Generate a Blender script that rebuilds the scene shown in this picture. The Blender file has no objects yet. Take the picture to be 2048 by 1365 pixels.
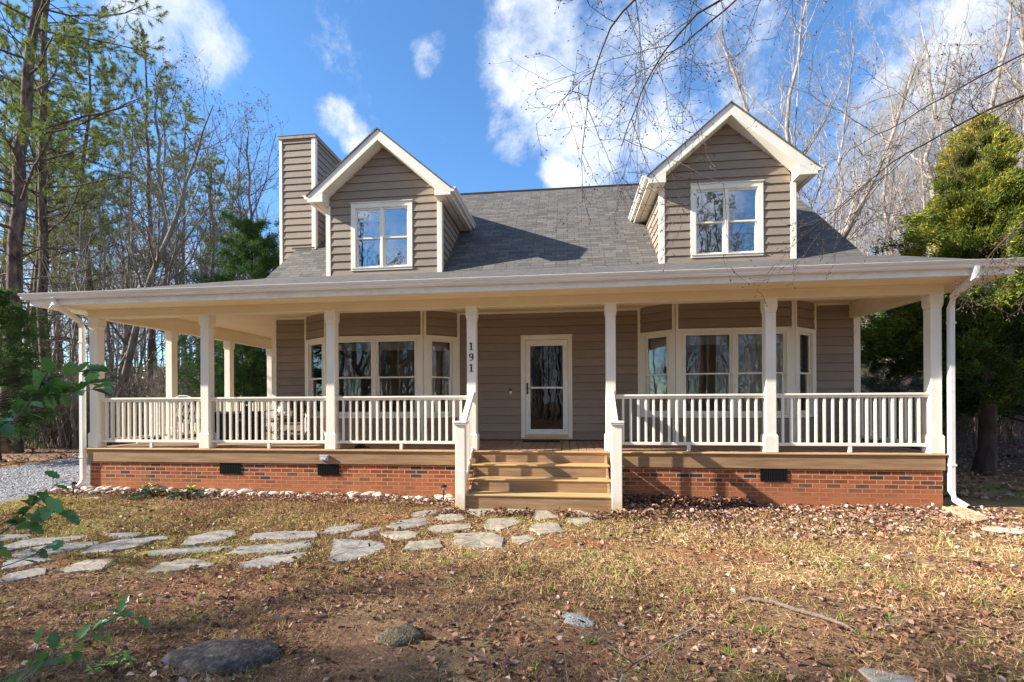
import bpy, math, random
import numpy as np
from mathutils import Vector, Matrix
R = math.radians
SC = bpy.context.scene
COL = SC.collection

# ------------------------------------------------------------------ camera
FOC = 960.0; YAW = R(6.71); ROLL = math.atan(.0051); CX = 1024.0; CY = 803.6
CAM = np.array([0, -7.93, .82])
FW = np.array([-math.sin(YAW), math.cos(YAW), 0.]); RT = np.array([math.cos(YAW), math.sin(YAW), 0.]); UP = np.array([0, 0, 1.])
Rr = RT*math.cos(ROLL)-UP*math.sin(ROLL); Ur = RT*math.sin(ROLL)+UP*math.cos(ROLL)
cd = bpy.data.cameras.new('camera'); cam = bpy.data.objects.new('camera', cd); COL.objects.link(cam)
cd.sensor_width = 36; cd.lens = FOC/2048*36; cd.shift_y = (CY-682.5)/2048; cd.clip_start = .05; cd.clip_end = 2000
M4 = Matrix.Identity(4)
for i in range(3):
    M4[i][0] = Rr[i]; M4[i][1] = Ur[i]; M4[i][2] = -FW[i]; M4[i][3] = CAM[i]
cam.matrix_world = M4
SC.camera = cam

def ray(px, py):
    xr = (px-CX)/FOC; yr = (CY-py)/FOC
    return FW+Rr*xr+Ur*yr
def at(px, py, d): return CAM+ray(px, py)*d            # point d metres in front of the viewer
def onZ(px, py, Z):
    r = ray(px, py); return CAM+r*(Z-CAM[2])/r[2]
def onY(px, py, Y):
    r = ray(px, py); return CAM+r*(Y-CAM[1])/r[1]

# ------------------------------------------------------------------ light
SUN_EL = 28.; SUNDIR = np.array([1., .235, 0.]); SUNDIR /= np.linalg.norm(SUNDIR)     # direction the light travels (horizontal)
SUNV = np.array([SUNDIR[0]*math.cos(R(SUN_EL)), SUNDIR[1]*math.cos(R(SUN_EL)), -math.sin(R(SUN_EL))])
ld = bpy.data.lights.new('sun', 'SUN'); ld.energy = 5.0; ld.angle = R(.55); ld.color = (1, .94, .845)
lo = bpy.data.objects.new('sun', ld); COL.objects.link(lo)
lo.rotation_euler = Vector(SUNV).to_track_quat('-Z', 'Y').to_euler()
SC.view_settings.view_transform = 'Standard'; SC.view_settings.look = 'None'
SC.view_settings.exposure = 1.38; SC.view_settings.gamma = 1

W = bpy.data.worlds.new('World'); SC.world = W; W.use_nodes = True
nt = W.node_tree; nt.nodes.clear()
def N(t, ty, **k):
    n = t.nodes.new(ty)
    for a, v in k.items():
        if a.startswith('_'): n.inputs[a[1:].replace('_', ' ')].default_value = v
        else: setattr(n, a, v)
    return n
def build_world():
    L = nt.links.new
    sky = N(nt, 'ShaderNodeTexSky', sky_type='NISHITA', sun_disc=False, sun_elevation=R(SUN_EL),
            sun_rotation=math.atan2(-SUNV[0], -SUNV[1]), air_density=1.0, dust_density=.3, ozone_density=3.0)
    tc = N(nt, 'ShaderNodeTexCoord'); D = tc.outputs['Generated']
    def vm(op, a, b=None):
        n = N(nt, 'ShaderNodeVectorMath', operation=op); L(a, n.inputs[0])
        if b is not None:
            if isinstance(b, (tuple, list)): n.inputs[1].default_value = b
            else: L(b, n.inputs[1])
        return n
    def ma(op, a, b, clamp=False):
        n = N(nt, 'ShaderNodeMath', operation=op, use_clamp=clamp)
        for i, v in enumerate((a, b)):
            if isinstance(v, (int, float)): n.inputs[i].default_value = v
            else: L(v, n.inputs[i])
        return n.outputs[0]
    # cloud banks: directions and angular sizes
    blobs = [(330, 20, 95, 1), (400, 75, 75, 1), (440, 110, 45, .8), (672, 238, 32, .85), (705, 272, 28, .8), (856, 118, 27, .62), (880, 85, 16, .5),
             (1075, 40, 75, 1), (1055, 130, 80, 1), (1085, 215, 65, .9), (1015, 275, 40, .75), (1160, 180, 85, 1), (1245, 260, 110, 1), (1130, 110, 60, .9),
             (1160, 325, 58, .9), (1250, 330, 60, .8), (1260, 120, 110, .9), (1420, 120, 150, .55), (1350, 300, 110, .8), (1720, 100, 200, .5), (2000, 60, 180, .7), (150, 520, 90, .6), (1650, 420, 170, .6),
             (60, 640, 120, .8), (300, 560, 100, .6)]
    acc = None
    for x, y, r, A in blobs:
        d = ray(x, y); d = d/np.linalg.norm(d)
        e = ray(x+r, y); e = e/np.linalg.norm(e); c = float(d@e)
        dn = vm('DOT_PRODUCT', D, tuple(map(float, d)))
        mr = N(nt, 'ShaderNodeMapRange', interpolation_type='SMOOTHSTEP')
        L(dn.outputs['Value'], mr.inputs['Value']); mr.inputs['From Min'].default_value = 1-(1-c)*3.2; mr.inputs['From Max'].default_value = 1-(1-c)*.0
        mr.inputs['To Max'].default_value = A
        acc = mr.outputs[0] if acc is None else ma('MAXIMUM', acc, mr.outputs[0])
    # everywhere else on the dome: scattered banks
    big = N(nt, 'ShaderNodeTexNoise', _Scale=3.2, _Detail=2.); L(D, big.inputs['Vector'])
    behind = N(nt, 'ShaderNodeMapRange', interpolation_type='SMOOTHSTEP'); L(vm('DOT_PRODUCT', D, (0., -1., 0.)).outputs['Value'], behind.inputs['Value'])
    behind.inputs['From Min'].default_value = -.15; behind.inputs['From Max'].default_value = .35
    bm = N(nt, 'ShaderNodeMapRange'); L(big.outputs[0], bm.inputs['Value']); bm.inputs['From Min'].default_value = .42; bm.inputs['From Max'].default_value = .6
    acc = ma('MAXIMUM', acc, ma('MULTIPLY', bm.outputs[0], behind.outputs[0]))
    ns = N(nt, 'ShaderNodeTexNoise', _Scale=7., _Detail=10., _Roughness=.66, _Distortion=.12); L(D, ns.inputs['Vector'])
    dens = ma('ADD', ma('MULTIPLY', acc, 1.0), ma('MULTIPLY', ma('SUBTRACT', ns.outputs[0], .5), 3.3))
    cm = N(nt, 'ShaderNodeMapRange', interpolation_type='SMOOTHSTEP'); L(dens, cm.inputs['Value'])
    cm.inputs['From Min'].default_value = .22; cm.inputs['From Max'].default_value = 1.3
    cover = ma('MULTIPLY', cm.outputs[0], .96)
    # cloud brightness: lit tops, greyer cores
    n2 = N(nt, 'ShaderNodeTexNoise', _Scale=7., _Detail=6., _Roughness=.55)
    off = vm('ADD', D, (.03, .0, -.05)); L(off.outputs[0], n2.inputs['Vector'])
    cr = N(nt, 'ShaderNodeValToRGB'); L(n2.outputs[0], cr.inputs[0])
    cr.color_ramp.elements[0].position = .33; cr.color_ramp.elements[0].color = (5.0, 5.5, 6.3, 1)
    cr.color_ramp.elements[1].position = .62; cr.color_ramp.elements[1].color = (7.3, 7.4, 7.6, 1)
    tint = N(nt, 'ShaderNodeMix', data_type='RGBA', blend_type='MULTIPLY'); tint.inputs['Factor'].default_value = 1
    L(sky.outputs[0], tint.inputs['A']); tint.inputs['B'].default_value = (.92, 1.32, 1.60, 1)
    mx = N(nt, 'ShaderNodeMix', data_type='RGBA'); L(cover, mx.inputs['Factor']); L(tint.outputs['Result'], mx.inputs['A']); L(cr.outputs[0], mx.inputs['B'])
    bg = N(nt, 'ShaderNodeBackground'); bg.inputs['Strength'].default_value = .07; L(mx.outputs['Result'], bg.inputs['Color'])
    out = N(nt, 'ShaderNodeOutputWorld'); L(bg.outputs[0], out.inputs[0])
build_world()

# ------------------------------------------------------------------ materials
def mat(name, base=(.5, .5, .5), rough=.6, var=None, vscale=4., vdist=(1, 1, 1), bump=0, bscale=40., spec=.3, stops=None, detail=6., metal=0):
    m = bpy.data.materials.new(name); m.use_nodes = True; t = m.node_tree; L = t.links.new
    b = t.nodes['Principled BSDF']; b.inputs['Roughness'].default_value = rough; b.inputs['Specular IOR Level'].default_value = spec
    b.inputs['Base Color'].default_value = (*base, 1); b.inputs['Metallic'].default_value = metal
    tc = N(t, 'ShaderNodeTexCoord'); mp = N(t, 'ShaderNodeMapping'); mp.inputs['Scale'].default_value = vdist; L(tc.outputs['Object'], mp.inputs[0])
    if var is not None or stops:
        n = N(t, 'ShaderNodeTexNoise', _Scale=vscale, _Detail=detail, _Roughness=.62); L(mp.outputs[0], n.inputs['Vector'])
        cr = N(t, 'ShaderNodeValToRGB'); L(n.outputs[0], cr.inputs[0])
        st = stops or [(.3, var), (.7, base)]
        e = cr.color_ramp.elements
        while len(e) < len(st): e.new(.5)
        for k, (p, c) in enumerate(st): e[k].position = p; e[k].color = (*c, 1)
        L(cr.outputs[0], b.inputs['Base Color'])
    if bump:
        n = N(t, 'ShaderNodeTexNoise', _Scale=bscale, _Detail=5.); L(mp.outputs[0], n.inputs['Vector'])
        bp = N(t, 'ShaderNodeBump', _Strength=bump, _Distance=.02); L(n.outputs[0], bp.inputs['Height']); L(bp.outputs[0], b.inputs['Normal'])
    return m
def vmat(name, stops, rough=.7, spec=.2, trans=0, noise=None):
    """colour picked along a ramp by the per-element attribute 'v'"""
    m = bpy.data.materials.new(name); m.use_nodes = True; t = m.node_tree; L = t.links.new
    b = t.nodes['Principled BSDF']; b.inputs['Roughness'].default_value = rough; b.inputs['Specular IOR Level'].default_value = spec
    a = N(t, 'ShaderNodeAttribute', attribute_name='v'); cr = N(t, 'ShaderNodeValToRGB'); L(a.outputs['Fac'], cr.inputs[0])
    e = cr.color_ramp.elements
    while len(e) < len(stops): e.new(.5)
    for k, (p, c) in enumerate(stops): e[k].position = p; e[k].color = (*c, 1)
    L(cr.outputs[0], b.inputs['Base Color'])
    if trans:
        tl = N(t, 'ShaderNodeBsdfTranslucent'); L(cr.outputs[0], tl.inputs[0]); ms = N(t, 'ShaderNodeMixShader'); ms.inputs[0].default_value = trans
        L(b.outputs[0], ms.inputs[1]); L(tl.outputs[0], ms.inputs[2]); L(ms.outputs[0], t.nodes['Material Output'].inputs[0])
    return m
def texmat(name, axes, bw, bh, mortar, stops, mortar_col, off=.5, rough=.85, bump=.6, freq=2, noise=.25, msmooth=.1, stain_or_shade=None):
    """courses of bricks or shingles; axes: functions of object coordinates"""
    m = bpy.data.materials.new(name); m.use_nodes = True; t = m.node_tree; L = t.links.new
    b = t.nodes['Principled BSDF']; b.inputs['Roughness'].default_value = rough; b.inputs['Specular IOR Level'].default_value = .2
    tc = N(t, 'ShaderNodeTexCoord'); s = N(t, 'ShaderNodeSeparateXYZ'); L(tc.outputs['Object'], s.inputs[0])
    def lin(w):
        o = None
        for i, k in enumerate(w):
            if k:
                mu = N(t, 'ShaderNodeMath', operation='MULTIPLY'); L(s.outputs[i], mu.inputs[0]); mu.inputs[1].default_value = k
                if o is None: o = mu.outputs[0]
                else:
                    ad = N(t, 'ShaderNodeMath', operation='ADD'); L(o, ad.inputs[0]); L(mu.outputs[0], ad.inputs[1]); o = ad.outputs[0]
        return o
    c = N(t, 'ShaderNodeCombineXYZ'); L(lin(axes[0]), c.inputs[0]); L(lin(axes[1]), c.inputs[1])
    # slightly wandering courses
    wn = N(t, 'ShaderNodeTexNoise', _Scale=6., _Detail=2.); L(tc.outputs['Object'], wn.inputs['Vector'])
    br = N(t, 'ShaderNodeTexBrick', offset=off, offset_frequency=freq, squash=1.0)
    br.inputs['Color1'].default_value = (0, 0, 0, 1); br.inputs['Color2'].default_value = (1, 1, 1, 1); br.inputs['Mortar'].default_value = (.5, .5, .5, 1)
    br.inputs['Scale'].default_value = 1; br.inputs['Brick Width'].default_value = bw; br.inputs['Row Height'].default_value = bh
    br.inputs['Mortar Size'].default_value = mortar; br.inputs['Mortar Smooth'].default_value = msmooth; br.inputs['Bias'].default_value = 0
    L(c.outputs[0], br.inputs['Vector'])
    cr = N(t, 'ShaderNodeValToRGB'); L(br.outputs['Color'], cr.inputs[0])
    e = cr.color_ramp.elements
    while len(e) < len(stops): e.new(.5)
    for k, (p, cc) in enumerate(stops): e[k].position = p; e[k].color = (*cc, 1)
    fn = N(t, 'ShaderNodeTexNoise', _Scale=45., _Detail=6., _Roughness=.7); L(tc.outputs['Object'], fn.inputs['Vector'])
    mm = N(t, 'ShaderNodeMix', data_type='RGBA', blend_type='OVERLAY'); mm.inputs['Factor'].default_value = noise*2; L(cr.outputs[0], mm.inputs['A']); L(fn.outputs[0], mm.inputs['B'])
    mx = N(t, 'ShaderNodeMix', data_type='RGBA'); L(br.outputs['Fac'], mx.inputs['Factor']); L(mm.outputs['Result'], mx.inputs['A']); mx.inputs['B'].default_value = (*mortar_col, 1)
    last = mx.outputs['Result']
    if stain_or_shade:
        sn = N(t, 'ShaderNodeTexNoise', _Scale=1.6, _Detail=7., _Roughness=.65); smp = N(t, 'ShaderNodeMapping'); smp.inputs['Scale'].default_value = (1, 1, 1) if stain_or_shade[1] is not None else (.45, 2.6, 1); L(tc.outputs['Object'], smp.inputs[0]); L(smp.outputs[0], sn.inputs['Vector'])
        if stain_or_shade[1] is not None:      # clay splashed up from the ground
            hz = N(t, 'ShaderNodeMapRange'); L(s.outputs[2], hz.inputs['Value']); hz.inputs['From Min'].default_value = stain_or_shade[1]; hz.inputs['From Max'].default_value = stain_or_shade[2]
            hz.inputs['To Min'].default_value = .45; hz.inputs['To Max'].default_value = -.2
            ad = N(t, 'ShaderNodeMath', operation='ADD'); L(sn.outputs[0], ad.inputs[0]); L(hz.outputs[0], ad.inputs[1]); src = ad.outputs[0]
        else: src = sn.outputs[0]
        sr = N(t, 'ShaderNodeMapRange'); L(src, sr.inputs['Value']); sr.inputs['From Min'].default_value = .5; sr.inputs['From Max'].default_value = .85; sr.inputs['To Max'].default_value = stain_or_shade[3]
        m2 = N(t, 'ShaderNodeMix', data_type='RGBA'); L(sr.outputs[0], m2.inputs['Factor']); L(last, m2.inputs['A']); m2.inputs['B'].default_value = (*stain_or_shade[0], 1); last = m2.outputs['Result']
    L(last, b.inputs['Base Color'])
    sb = N(t, 'ShaderNodeMath', operation='SUBTRACT'); sb.inputs[0].default_value = 1; L(br.outputs['Fac'], sb.inputs[1])
    ad = N(t, 'ShaderNodeMath', operation='MULTIPLY_ADD'); L(fn.outputs[0], ad.inputs[0]); ad.inputs[1].default_value = .5; L(sb.outputs[0], ad.inputs[2])
    bp = N(t, 'ShaderNodeBump', _Strength=bump, _Distance=.008); L(ad.outputs[0], bp.inputs['Height']); L(bp.outputs[0], b.inputs['Normal'])
    return m
M = {}
M['trim'] = mat('cream_paint', (.84, .78, .66), .45, stops=[(.22, (.68, .61, .49)), (.38, (.80, .735, .61)), (.55, (.84, .78, .66)), (.8, (.87, .82, .71))], vscale=3.5, vdist=(1, 1, .45), bump=.06, bscale=60, spec=.4)
M['beam'] = mat('cream_beam_in_warm_shade', (.84, .72, .50), .5, stops=[(.3, (.80, .68, .46)), (.7, (.86, .74, .53))], vscale=2)  # trim cream with the porch's warm shade put into the colour
M['ceil'] = mat('cream_ceiling_paint', (.86, .745, .53), .6, stops=[(.3, (.82, .67, .42)), (.7, (.88, .73, .48))], vscale=2)
M['white'] = mat('white_vinyl', (.84, .81, .74), .4, stops=[(.3, (.76, .72, .64)), (.6, (.86, .83, .76))], vscale=5, spec=.45)
M['metal'] = mat('painted_gutter', (.85, .82, .77), .35, stops=[(.3, (.74, .70, .64)), (.6, (.86, .83, .78))], vscale=2, vdist=(.3, 1, 4), spec=.5)
M['downspout'] = mat('white_downspout_paint', (.86, .84, .80), .4, stops=[(.25, (.62, .53, .43)), (.42, (.74, .71, .66)), (.8, (.78, .76, .72))], vscale=5, vdist=(1, 1, .25), spec=.5)
M['siding'] = mat('taupe_lap_siding', (.275, .215, .163), .7, stops=[(.25, (.245, .19, .142)), (.5, (.275, .215, .163)), (.8, (.31, .245, .19))], vscale=5, vdist=(1, 1, 12), bump=.12, bscale=14)
def board_tone(m):
    t = m.node_tree; L = t.links.new; b = t.nodes['Principled BSDF']; src = b.inputs['Base Color'].links[0].from_socket
    tc = N(t, 'ShaderNodeTexCoord'); s = N(t, 'ShaderNodeSeparateXYZ'); L(tc.outputs['Object'], s.inputs[0])
    def mth(op, a, c):
        n = N(t, 'ShaderNodeMath', operation=op)
        for k, v in enumerate((a, c)):
            if isinstance(v, (int, float)): n.inputs[k].default_value = v
            else: L(v, n.inputs[k])
        return n.outputs[0]
    row = mth('FLOOR', mth('DIVIDE', mth('SUBTRACT', s.outputs[2], .0201), .17), 0.)
    w1 = N(t, 'ShaderNodeTexWhiteNoise', noise_dimensions='1D'); L(row, w1.inputs['W'])
    colm = mth('FLOOR', mth('DIVIDE', mth('ADD', mth('ADD', s.outputs[0], s.outputs[1]), mth('MULTIPLY', w1.outputs[0], 7.)), 3.66), 0.)
    c = N(t, 'ShaderNodeCombineXYZ'); L(row, c.inputs[0]); L(colm, c.inputs[1]); w2 = N(t, 'ShaderNodeTexWhiteNoise', noise_dimensions='2D'); L(c.outputs[0], w2.inputs['Vector'])
    h = N(t, 'ShaderNodeHueSaturation'); L(src, h.inputs['Color']); r = N(t, 'ShaderNodeMapRange'); L(w2.outputs[0], r.inputs['Value']); r.inputs['To Min'].default_value = .88; r.inputs['To Max'].default_value = 1.10
    L(r.outputs[0], h.inputs['Value']); L(h.outputs[0], b.inputs['Base Color'])
board_tone(M['siding'])
M['bronze'] = mat('dark_metal', (.015, .014, .013), .45)
M['number'] = mat('black_numeral', (.02, .02, .03), .4)
M['cap'] = mat('weathered_cap', (.40, .33, .25), .6, var=(.25, .19, .14), vscale=9, bump=.2)
M['deck'] = mat('brown_decking', (.33, .205, .125), .65, stops=[(.2, (.24, .145, .09)), (.5, (.33, .205, .125)), (.8, (.42, .27, .165))], vscale=3, vdist=(9, .6, 3), bump=.15, bscale=18)
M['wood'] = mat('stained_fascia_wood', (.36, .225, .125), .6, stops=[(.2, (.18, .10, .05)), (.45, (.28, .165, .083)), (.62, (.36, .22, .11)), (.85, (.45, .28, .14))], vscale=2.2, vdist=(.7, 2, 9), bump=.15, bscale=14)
M['tread'] = mat('golden_tread_wood', (.54, .36, .18), .5, stops=[(.2, (.33, .195, .085)), (.5, (.49, .315, .145)), (.8, (.60, .41, .21))], vscale=2.2, vdist=(.7, 7, 7), bump=.1, bscale=14)  # golden wood, paler than the risers
M['brick'] = texmat('red_brick', ((1, 1, 0), (0, 0, 1)), .205, .0685, .0075,
    [(0, (.045, .032, .03)), (.10, (.07, .045, .04)), (.15, (.17, .042, .020)), (.35, (.27, .065, .026)), (.6, (.33, .082, .030)), (.8, (.41, .12, .045)), (1, (.22, .052, .024))], (.44, .285, .17), stain_or_shade=((.40, .15, .065), -.80, -.30, .9), bump=1., noise=.48)
SH = [(0, (.090, .084, .077)), (.3, (.112, .104, .095)), (.6, (.13, .12, .108)), (.85, (.148, .132, .117)), (1, (.17, .142, .122))]
M['shingle'] = texmat('grey_asphalt_shingle', ((1, 0, 0), (0, 1.3, 0)), .26, .128, .0045, SH, (.045, .04, .038), rough=.9, bump=1.0, noise=.4, off=.37, freq=3, stain_or_shade=((.07, .066, .06), None, None, .75))  # streaks: branch shadows and weathering put into the shingle colour
M['shingle_x'] = texmat('grey_asphalt_shingle_side', ((0, 1, 0), (1.3, 0, 0)), .31, .142, .006, SH, (.035, .03, .03), rough=.9, bump=1.0, noise=.35, off=.37, freq=3)
M['edge'] = mat('dark_roof_edge', (.03, .03, .032), .6)
M['dark'] = mat('dark_vent', (.012, .012, .012), .7)
M['plaster'] = mat('interior_plaster', (.66, .57, .44), .8)
M['pine_door'] = mat('orange_pine', (.55, .24, .06), .5, var=(.40, .15, .035), vscale=2, vdist=(8, 8, 1))
M['blind'] = mat('white_blind', (.75, .75, .75), .6)
M['floor'] = mat('interior_floor', (.25, .14, .07), .4)
M['seal'] = mat('brass_threshold', (.62, .47, .26), .45)
M['grey'] = mat('grey_plastic', (.42, .44, .46), .4)
M['clear'] = mat('pale_blue_cover', (.45, .55, .68), .15)
def glassmat(name, tint, refl):
    m = bpy.data.materials.new(name); m.use_nodes = True; t = m.node_tree; L = t.links.new; t.nodes.clear()
    o = N(t, 'ShaderNodeOutputMaterial'); g = N(t, 'ShaderNodeBsdfGlossy'); g.inputs['Roughness'].default_value = .012; g.inputs['Color'].default_value = (.95, .97, 1, 1)
    tr = N(t, 'ShaderNodeBsdfTransparent'); tr.inputs[0].default_value = (*tint, 1)
    lw = N(t, 'ShaderNodeFresnel'); lw.inputs[0].default_value = 1.52
    ad = N(t, 'ShaderNodeMath', operation='MULTIPLY_ADD', use_clamp=True); L(lw.outputs[0], ad.inputs[0]); ad.inputs[1].default_value = refl; ad.inputs[2].default_value = .01
    tc = N(t, 'ShaderNodeTexCoord'); n = N(t, 'ShaderNodeTexNoise', _Scale=3.5, _Detail=1.5); L(tc.outputs['Object'], n.inputs['Vector'])
    bp = N(t, 'ShaderNodeBump', _Strength=.2, _Distance=.004); L(n.outputs[0], bp.inputs['Height']); L(bp.outputs[0], g.inputs['Normal'])
    mx = N(t, 'ShaderNodeMixShader'); L(ad.outputs[0], mx.inputs[0]); L(tr.outputs[0], mx.inputs[1]); L(g.outputs[0], mx.inputs[2]); L(mx.outputs[0], o.inputs[0])
    return m
M['door_glass'] = glassmat('storm_door_glass', (.5, .5, .5), .55)
M['glass'] = glassmat('window_glass', (.84, .84, .82), 1.0)
M['dormer_glass'] = glassmat('dormer_window_glass', (.8, .8, .8), 6.)

# ------------------------------------------------------------------ helpers
def tag(o, label=None, cat=None, group=None, kind=None):
    if label: o['label'] = label
    if cat: o['category'] = cat
    if group: o['group'] = group
    if kind: o['kind'] = kind
    return o
def empty(name, loc=(0, 0, 0), parent=None):
    o = bpy.data.objects.new(name, None); COL.objects.link(o); o.location = loc; o.empty_display_size = .2
    if parent: o.parent = parent
    return o
ID = lambda u, o, z: (u, o, z)
def frame(org, u, n):
    org = np.array(org, float); u = np.array(u, float); n = np.array(n, float)
    return lambda a, b, c: tuple(org+u*a+n*b+np.array([0, 0, c]))
class MB:
    def __init__(s): s.v = []; s.f = []
    def add(s, vs, fs):
        k = len(s.v); s.v += [tuple(map(float, p)) for p in vs]; s.f += [tuple(i+k for i in f) for f in fs]; return s
    def box(s, x0, x1, y0, y1, z0, z1, T=ID):
        p = [T(x, y, z) for z in (z0, z1) for y in (y0, y1) for x in (x0, x1)]
        return s.add(p, [(0, 2, 3, 1), (4, 5, 7, 6), (0, 1, 5, 4), (2, 6, 7, 3), (0, 4, 6, 2), (1, 3, 7, 5)])
    def prism(s, poly, d, T=ID, axis=1):
        """poly: list of (a, c) in the u-z plane; extruded over outward interval d"""
        n = len(poly)
        p = [T(a, d[0], c) for a, c in poly]+[T(a, d[1], c) for a, c in poly]
        return s.add(p, [tuple(range(n)), tuple(range(2*n-1, n-1, -1))]+[(i, i+n, (i+1) % n+n, (i+1) % n) for i in range(n)])
    def hexa(s, a, b):
        """two quads joined"""
        return s.add(list(a)+list(b), [(3, 2, 1, 0), (4, 5, 6, 7)]+[(i, (i+1) % 4, (i+1) % 4+4, i+4) for i in range(4)])
    def tube(s, pts, r, n=8, caps=True):
        pts = [np.array(p, float) for p in pts]; rr = r if hasattr(r, '__len__') else [r]*len(pts)
        k0 = len(s.v); vs = []; fs = []
        for i, p in enumerate(pts):
            d = pts[min(i+1, len(pts)-1)]-pts[max(i-1, 0)]; d = d/(np.linalg.norm(d)+1e-9)
            a = np.cross(d, (0, 0, 1) if abs(d[2]) < .9 else (1, 0, 0)); a /= np.linalg.norm(a); b = np.cross(d, a)
            for j in range(n):
                t = 2*math.pi*(j+.5)/n; vs.append(p+(a*math.cos(t)+b*math.sin(t))*rr[i])
        for i in range(len(pts)-1):
            for j in range(n): fs.append((i*n+j, i*n+(j+1) % n, (i+1)*n+(j+1) % n, (i+1)*n+j))
        if caps: fs += [tuple(range(n-1, -1, -1)), tuple(range((len(pts)-1)*n, len(pts)*n))]
        return s.add(vs, fs)
    def build(s, name, m, parent=None, bevel=0, smooth=False):
        me = bpy.data.meshes.new(name); me.from_pydata(s.v, [], s.f)
        ms = m if isinstance(m, list) else [m]
        for q in ms: me.materials.append(q)
        me.validate(); me.update()
        import bmesh as bmm
        b = bmm.new(); b.from_mesh(me); bmm.ops.recalc_face_normals(b, faces=b.faces); b.to_mesh(me); b.free()
        if smooth: me.shade_smooth()
        o = bpy.data.objects.new(name, me); COL.objects.link(o)
        if parent: o.parent = parent
        if bevel:
            q = o.modifiers.new('bevel', 'BEVEL'); q.width = bevel; q.segments = 1; q.limit_method = 'ANGLE'; q.angle_limit = R(40)
        return o
def npmesh(name, V, Fs, m, parent=None, vals=None, smooth=False, mats=None):
    """V (n,3); Fs list of index arrays (m,k); vals per-vertex attribute 'v'; mats: material index per face array list"""
    me = bpy.data.meshes.new(name); V = np.ascontiguousarray(V, dtype=np.float32)
    me.vertices.add(len(V)); me.vertices.foreach_set('co', V.ravel())
    tot = sum(f.size for f in Fs); me.loops.add(tot); me.loops.foreach_set('vertex_index', np.concatenate([f.ravel() for f in Fs]).astype(np.int32))
    npol = sum(len(f) for f in Fs); me.polygons.add(npol)
    st = []; c = 0
    for f in Fs: st.append(c+np.arange(len(f))*f.shape[1]); c += f.size
    me.polygons.foreach_set('loop_start', np.concatenate(st).astype(np.int32))
    if vals is not None:
        a = me.attributes.new('v', 'FLOAT', 'POINT'); a.data.foreach_set('value', np.ascontiguousarray(vals, dtype=np.float32))
    for q in (m if isinstance(m, list) else [m]): me.materials.append(q)
    if mats is not None: me.polygons.foreach_set('material_index', np.concatenate(mats).astype(np.int32))
    me.update(calc_edges=True); me.validate()
    if smooth: me.shade_smooth()
    o = bpy.data.objects.new(name, me); COL.objects.link(o)
    if parent: o.parent = parent
    return o
def copy_tree(o, parent=None):
    c = o.copy(); COL.objects.link(c)
    if parent: c.parent = parent
    for ch in list(o.children): copy_tree(ch, c)
    return c

# ------------------------------------------------------------------ ground shape
def gz(x, y):
    x = np.asarray(x, float); y = np.asarray(y, float)
    z = -.80+.012*np.sin(x*1.3+.4)*np.cos(y*1.1)+.010*np.sin(x*3.1+y*2.3)-.004*np.clip(x, -12, 8)
    d = np.clip(y-11, 0, 70)
    s = .5+.5*np.clip(x/25, -1, 1)
    z = z+(.13+.06*s)*d*np.clip(d/12, 0, 1)
    dr = np.clip(x-11, 0, 60); z = z+.11*dr*np.clip(dr/14, 0, 1)*np.clip((y+4)/8, 0, 1)
    return z

# ------------------------------------------------------------------ the house
def add_stain():
    m = M['trim']; t = m.node_tree; L = t.links.new; b = t.nodes['Principled BSDF']; src = b.inputs['Base Color'].links[0].from_socket
    tc = N(t, 'ShaderNodeTexCoord'); s = N(t, 'ShaderNodeSeparateXYZ'); L(tc.outputs['Object'], s.inputs[0])
    n = N(t, 'ShaderNodeTexNoise', _Scale=11., _Detail=5.); L(tc.outputs['Object'], n.inputs['Vector'])
    a = N(t, 'ShaderNodeMath', operation='MULTIPLY_ADD'); L(n.outputs[0], a.inputs[0]); a.inputs[1].default_value = .3; L(s.outputs[2], a.inputs[2])
    r = N(t, 'ShaderNodeMapRange'); L(a.outputs[0], r.inputs['Value']); r.inputs['From Min'].default_value = -.68; r.inputs['From Max'].default_value = -.38; r.inputs['To Min'].default_value = .75; r.inputs['To Max'].default_value = 0
    x = N(t, 'ShaderNodeMix', data_type='RGBA'); L(r.outputs[0], x.inputs['Factor']); L(src, x.inputs['A']); x.inputs['B'].default_value = (.62, .34, .12, 1); L(x.outputs['Result'], b.inputs['Base Color'])
add_stain()
house = empty('house')
tag(house, 'taupe lap sided cottage with two dormers, wraparound porch and brick skirt', 'house')
YW = 2.15; YB = 1.64; CEIL = 2.72
SL = .833; ZR0 = 3.66; YR0 = 2.2
YRIDGE = 6.3; roofz = lambda y: ZR0+SL*(y-YR0)

def siding(mb, T, u0, u1, z0, z1, e=.17, base=.02, uL=None, uR=None, proud=.027):
    k = math.floor((z0-base)/e+1e-6)
    z = base+k*e
    while z < z1-1e-4:
        a = max(z, z0); b = min(z+e, z1)
        if b-a > .05 and b < z1-.01: b -= .010
        oa = proud-(proud-.006)*(a-z)/e; ob = proud-(proud-.006)*(b-z)/e
        La = uL(a) if uL else u0; Lb = uL(b) if uL else u0; Ra = uR(a) if uR else u1; Rb = uR(b) if uR else u1
        if Ra-La > .005:
            Lb, Rb = (Lb, max(Rb, Lb+.001))
            v = [T(La, 0, a), T(Ra, 0, a), T(Rb, 0, b), T(Lb, 0, b), T(La, oa, a), T(Ra, oa, a), T(Rb, ob, b), T(Lb, ob, b)]
            mb.hexa(v[:4], v[4:])
        z += e
    la, lb, ra, rb = (uL(z0) if uL else u0), (uL(z1) if uL else u0), (uR(z0) if uR else u1), (uR(z1) if uR else u1)
    if uL is None and uR is None: mb.box(u0, u1, -.012, -.001, z0, z1, T)
    elif uL and uL(z0) == uL(z1): mb.prism([(la, z0), (la+.001, z0), (rb, z1), (lb, z1)], (-.012, -.001), T)
    else: mb.prism([(la, z0), (ra, z0), (rb, z1), (lb, z1)], (-.012, -.001), T)
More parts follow.
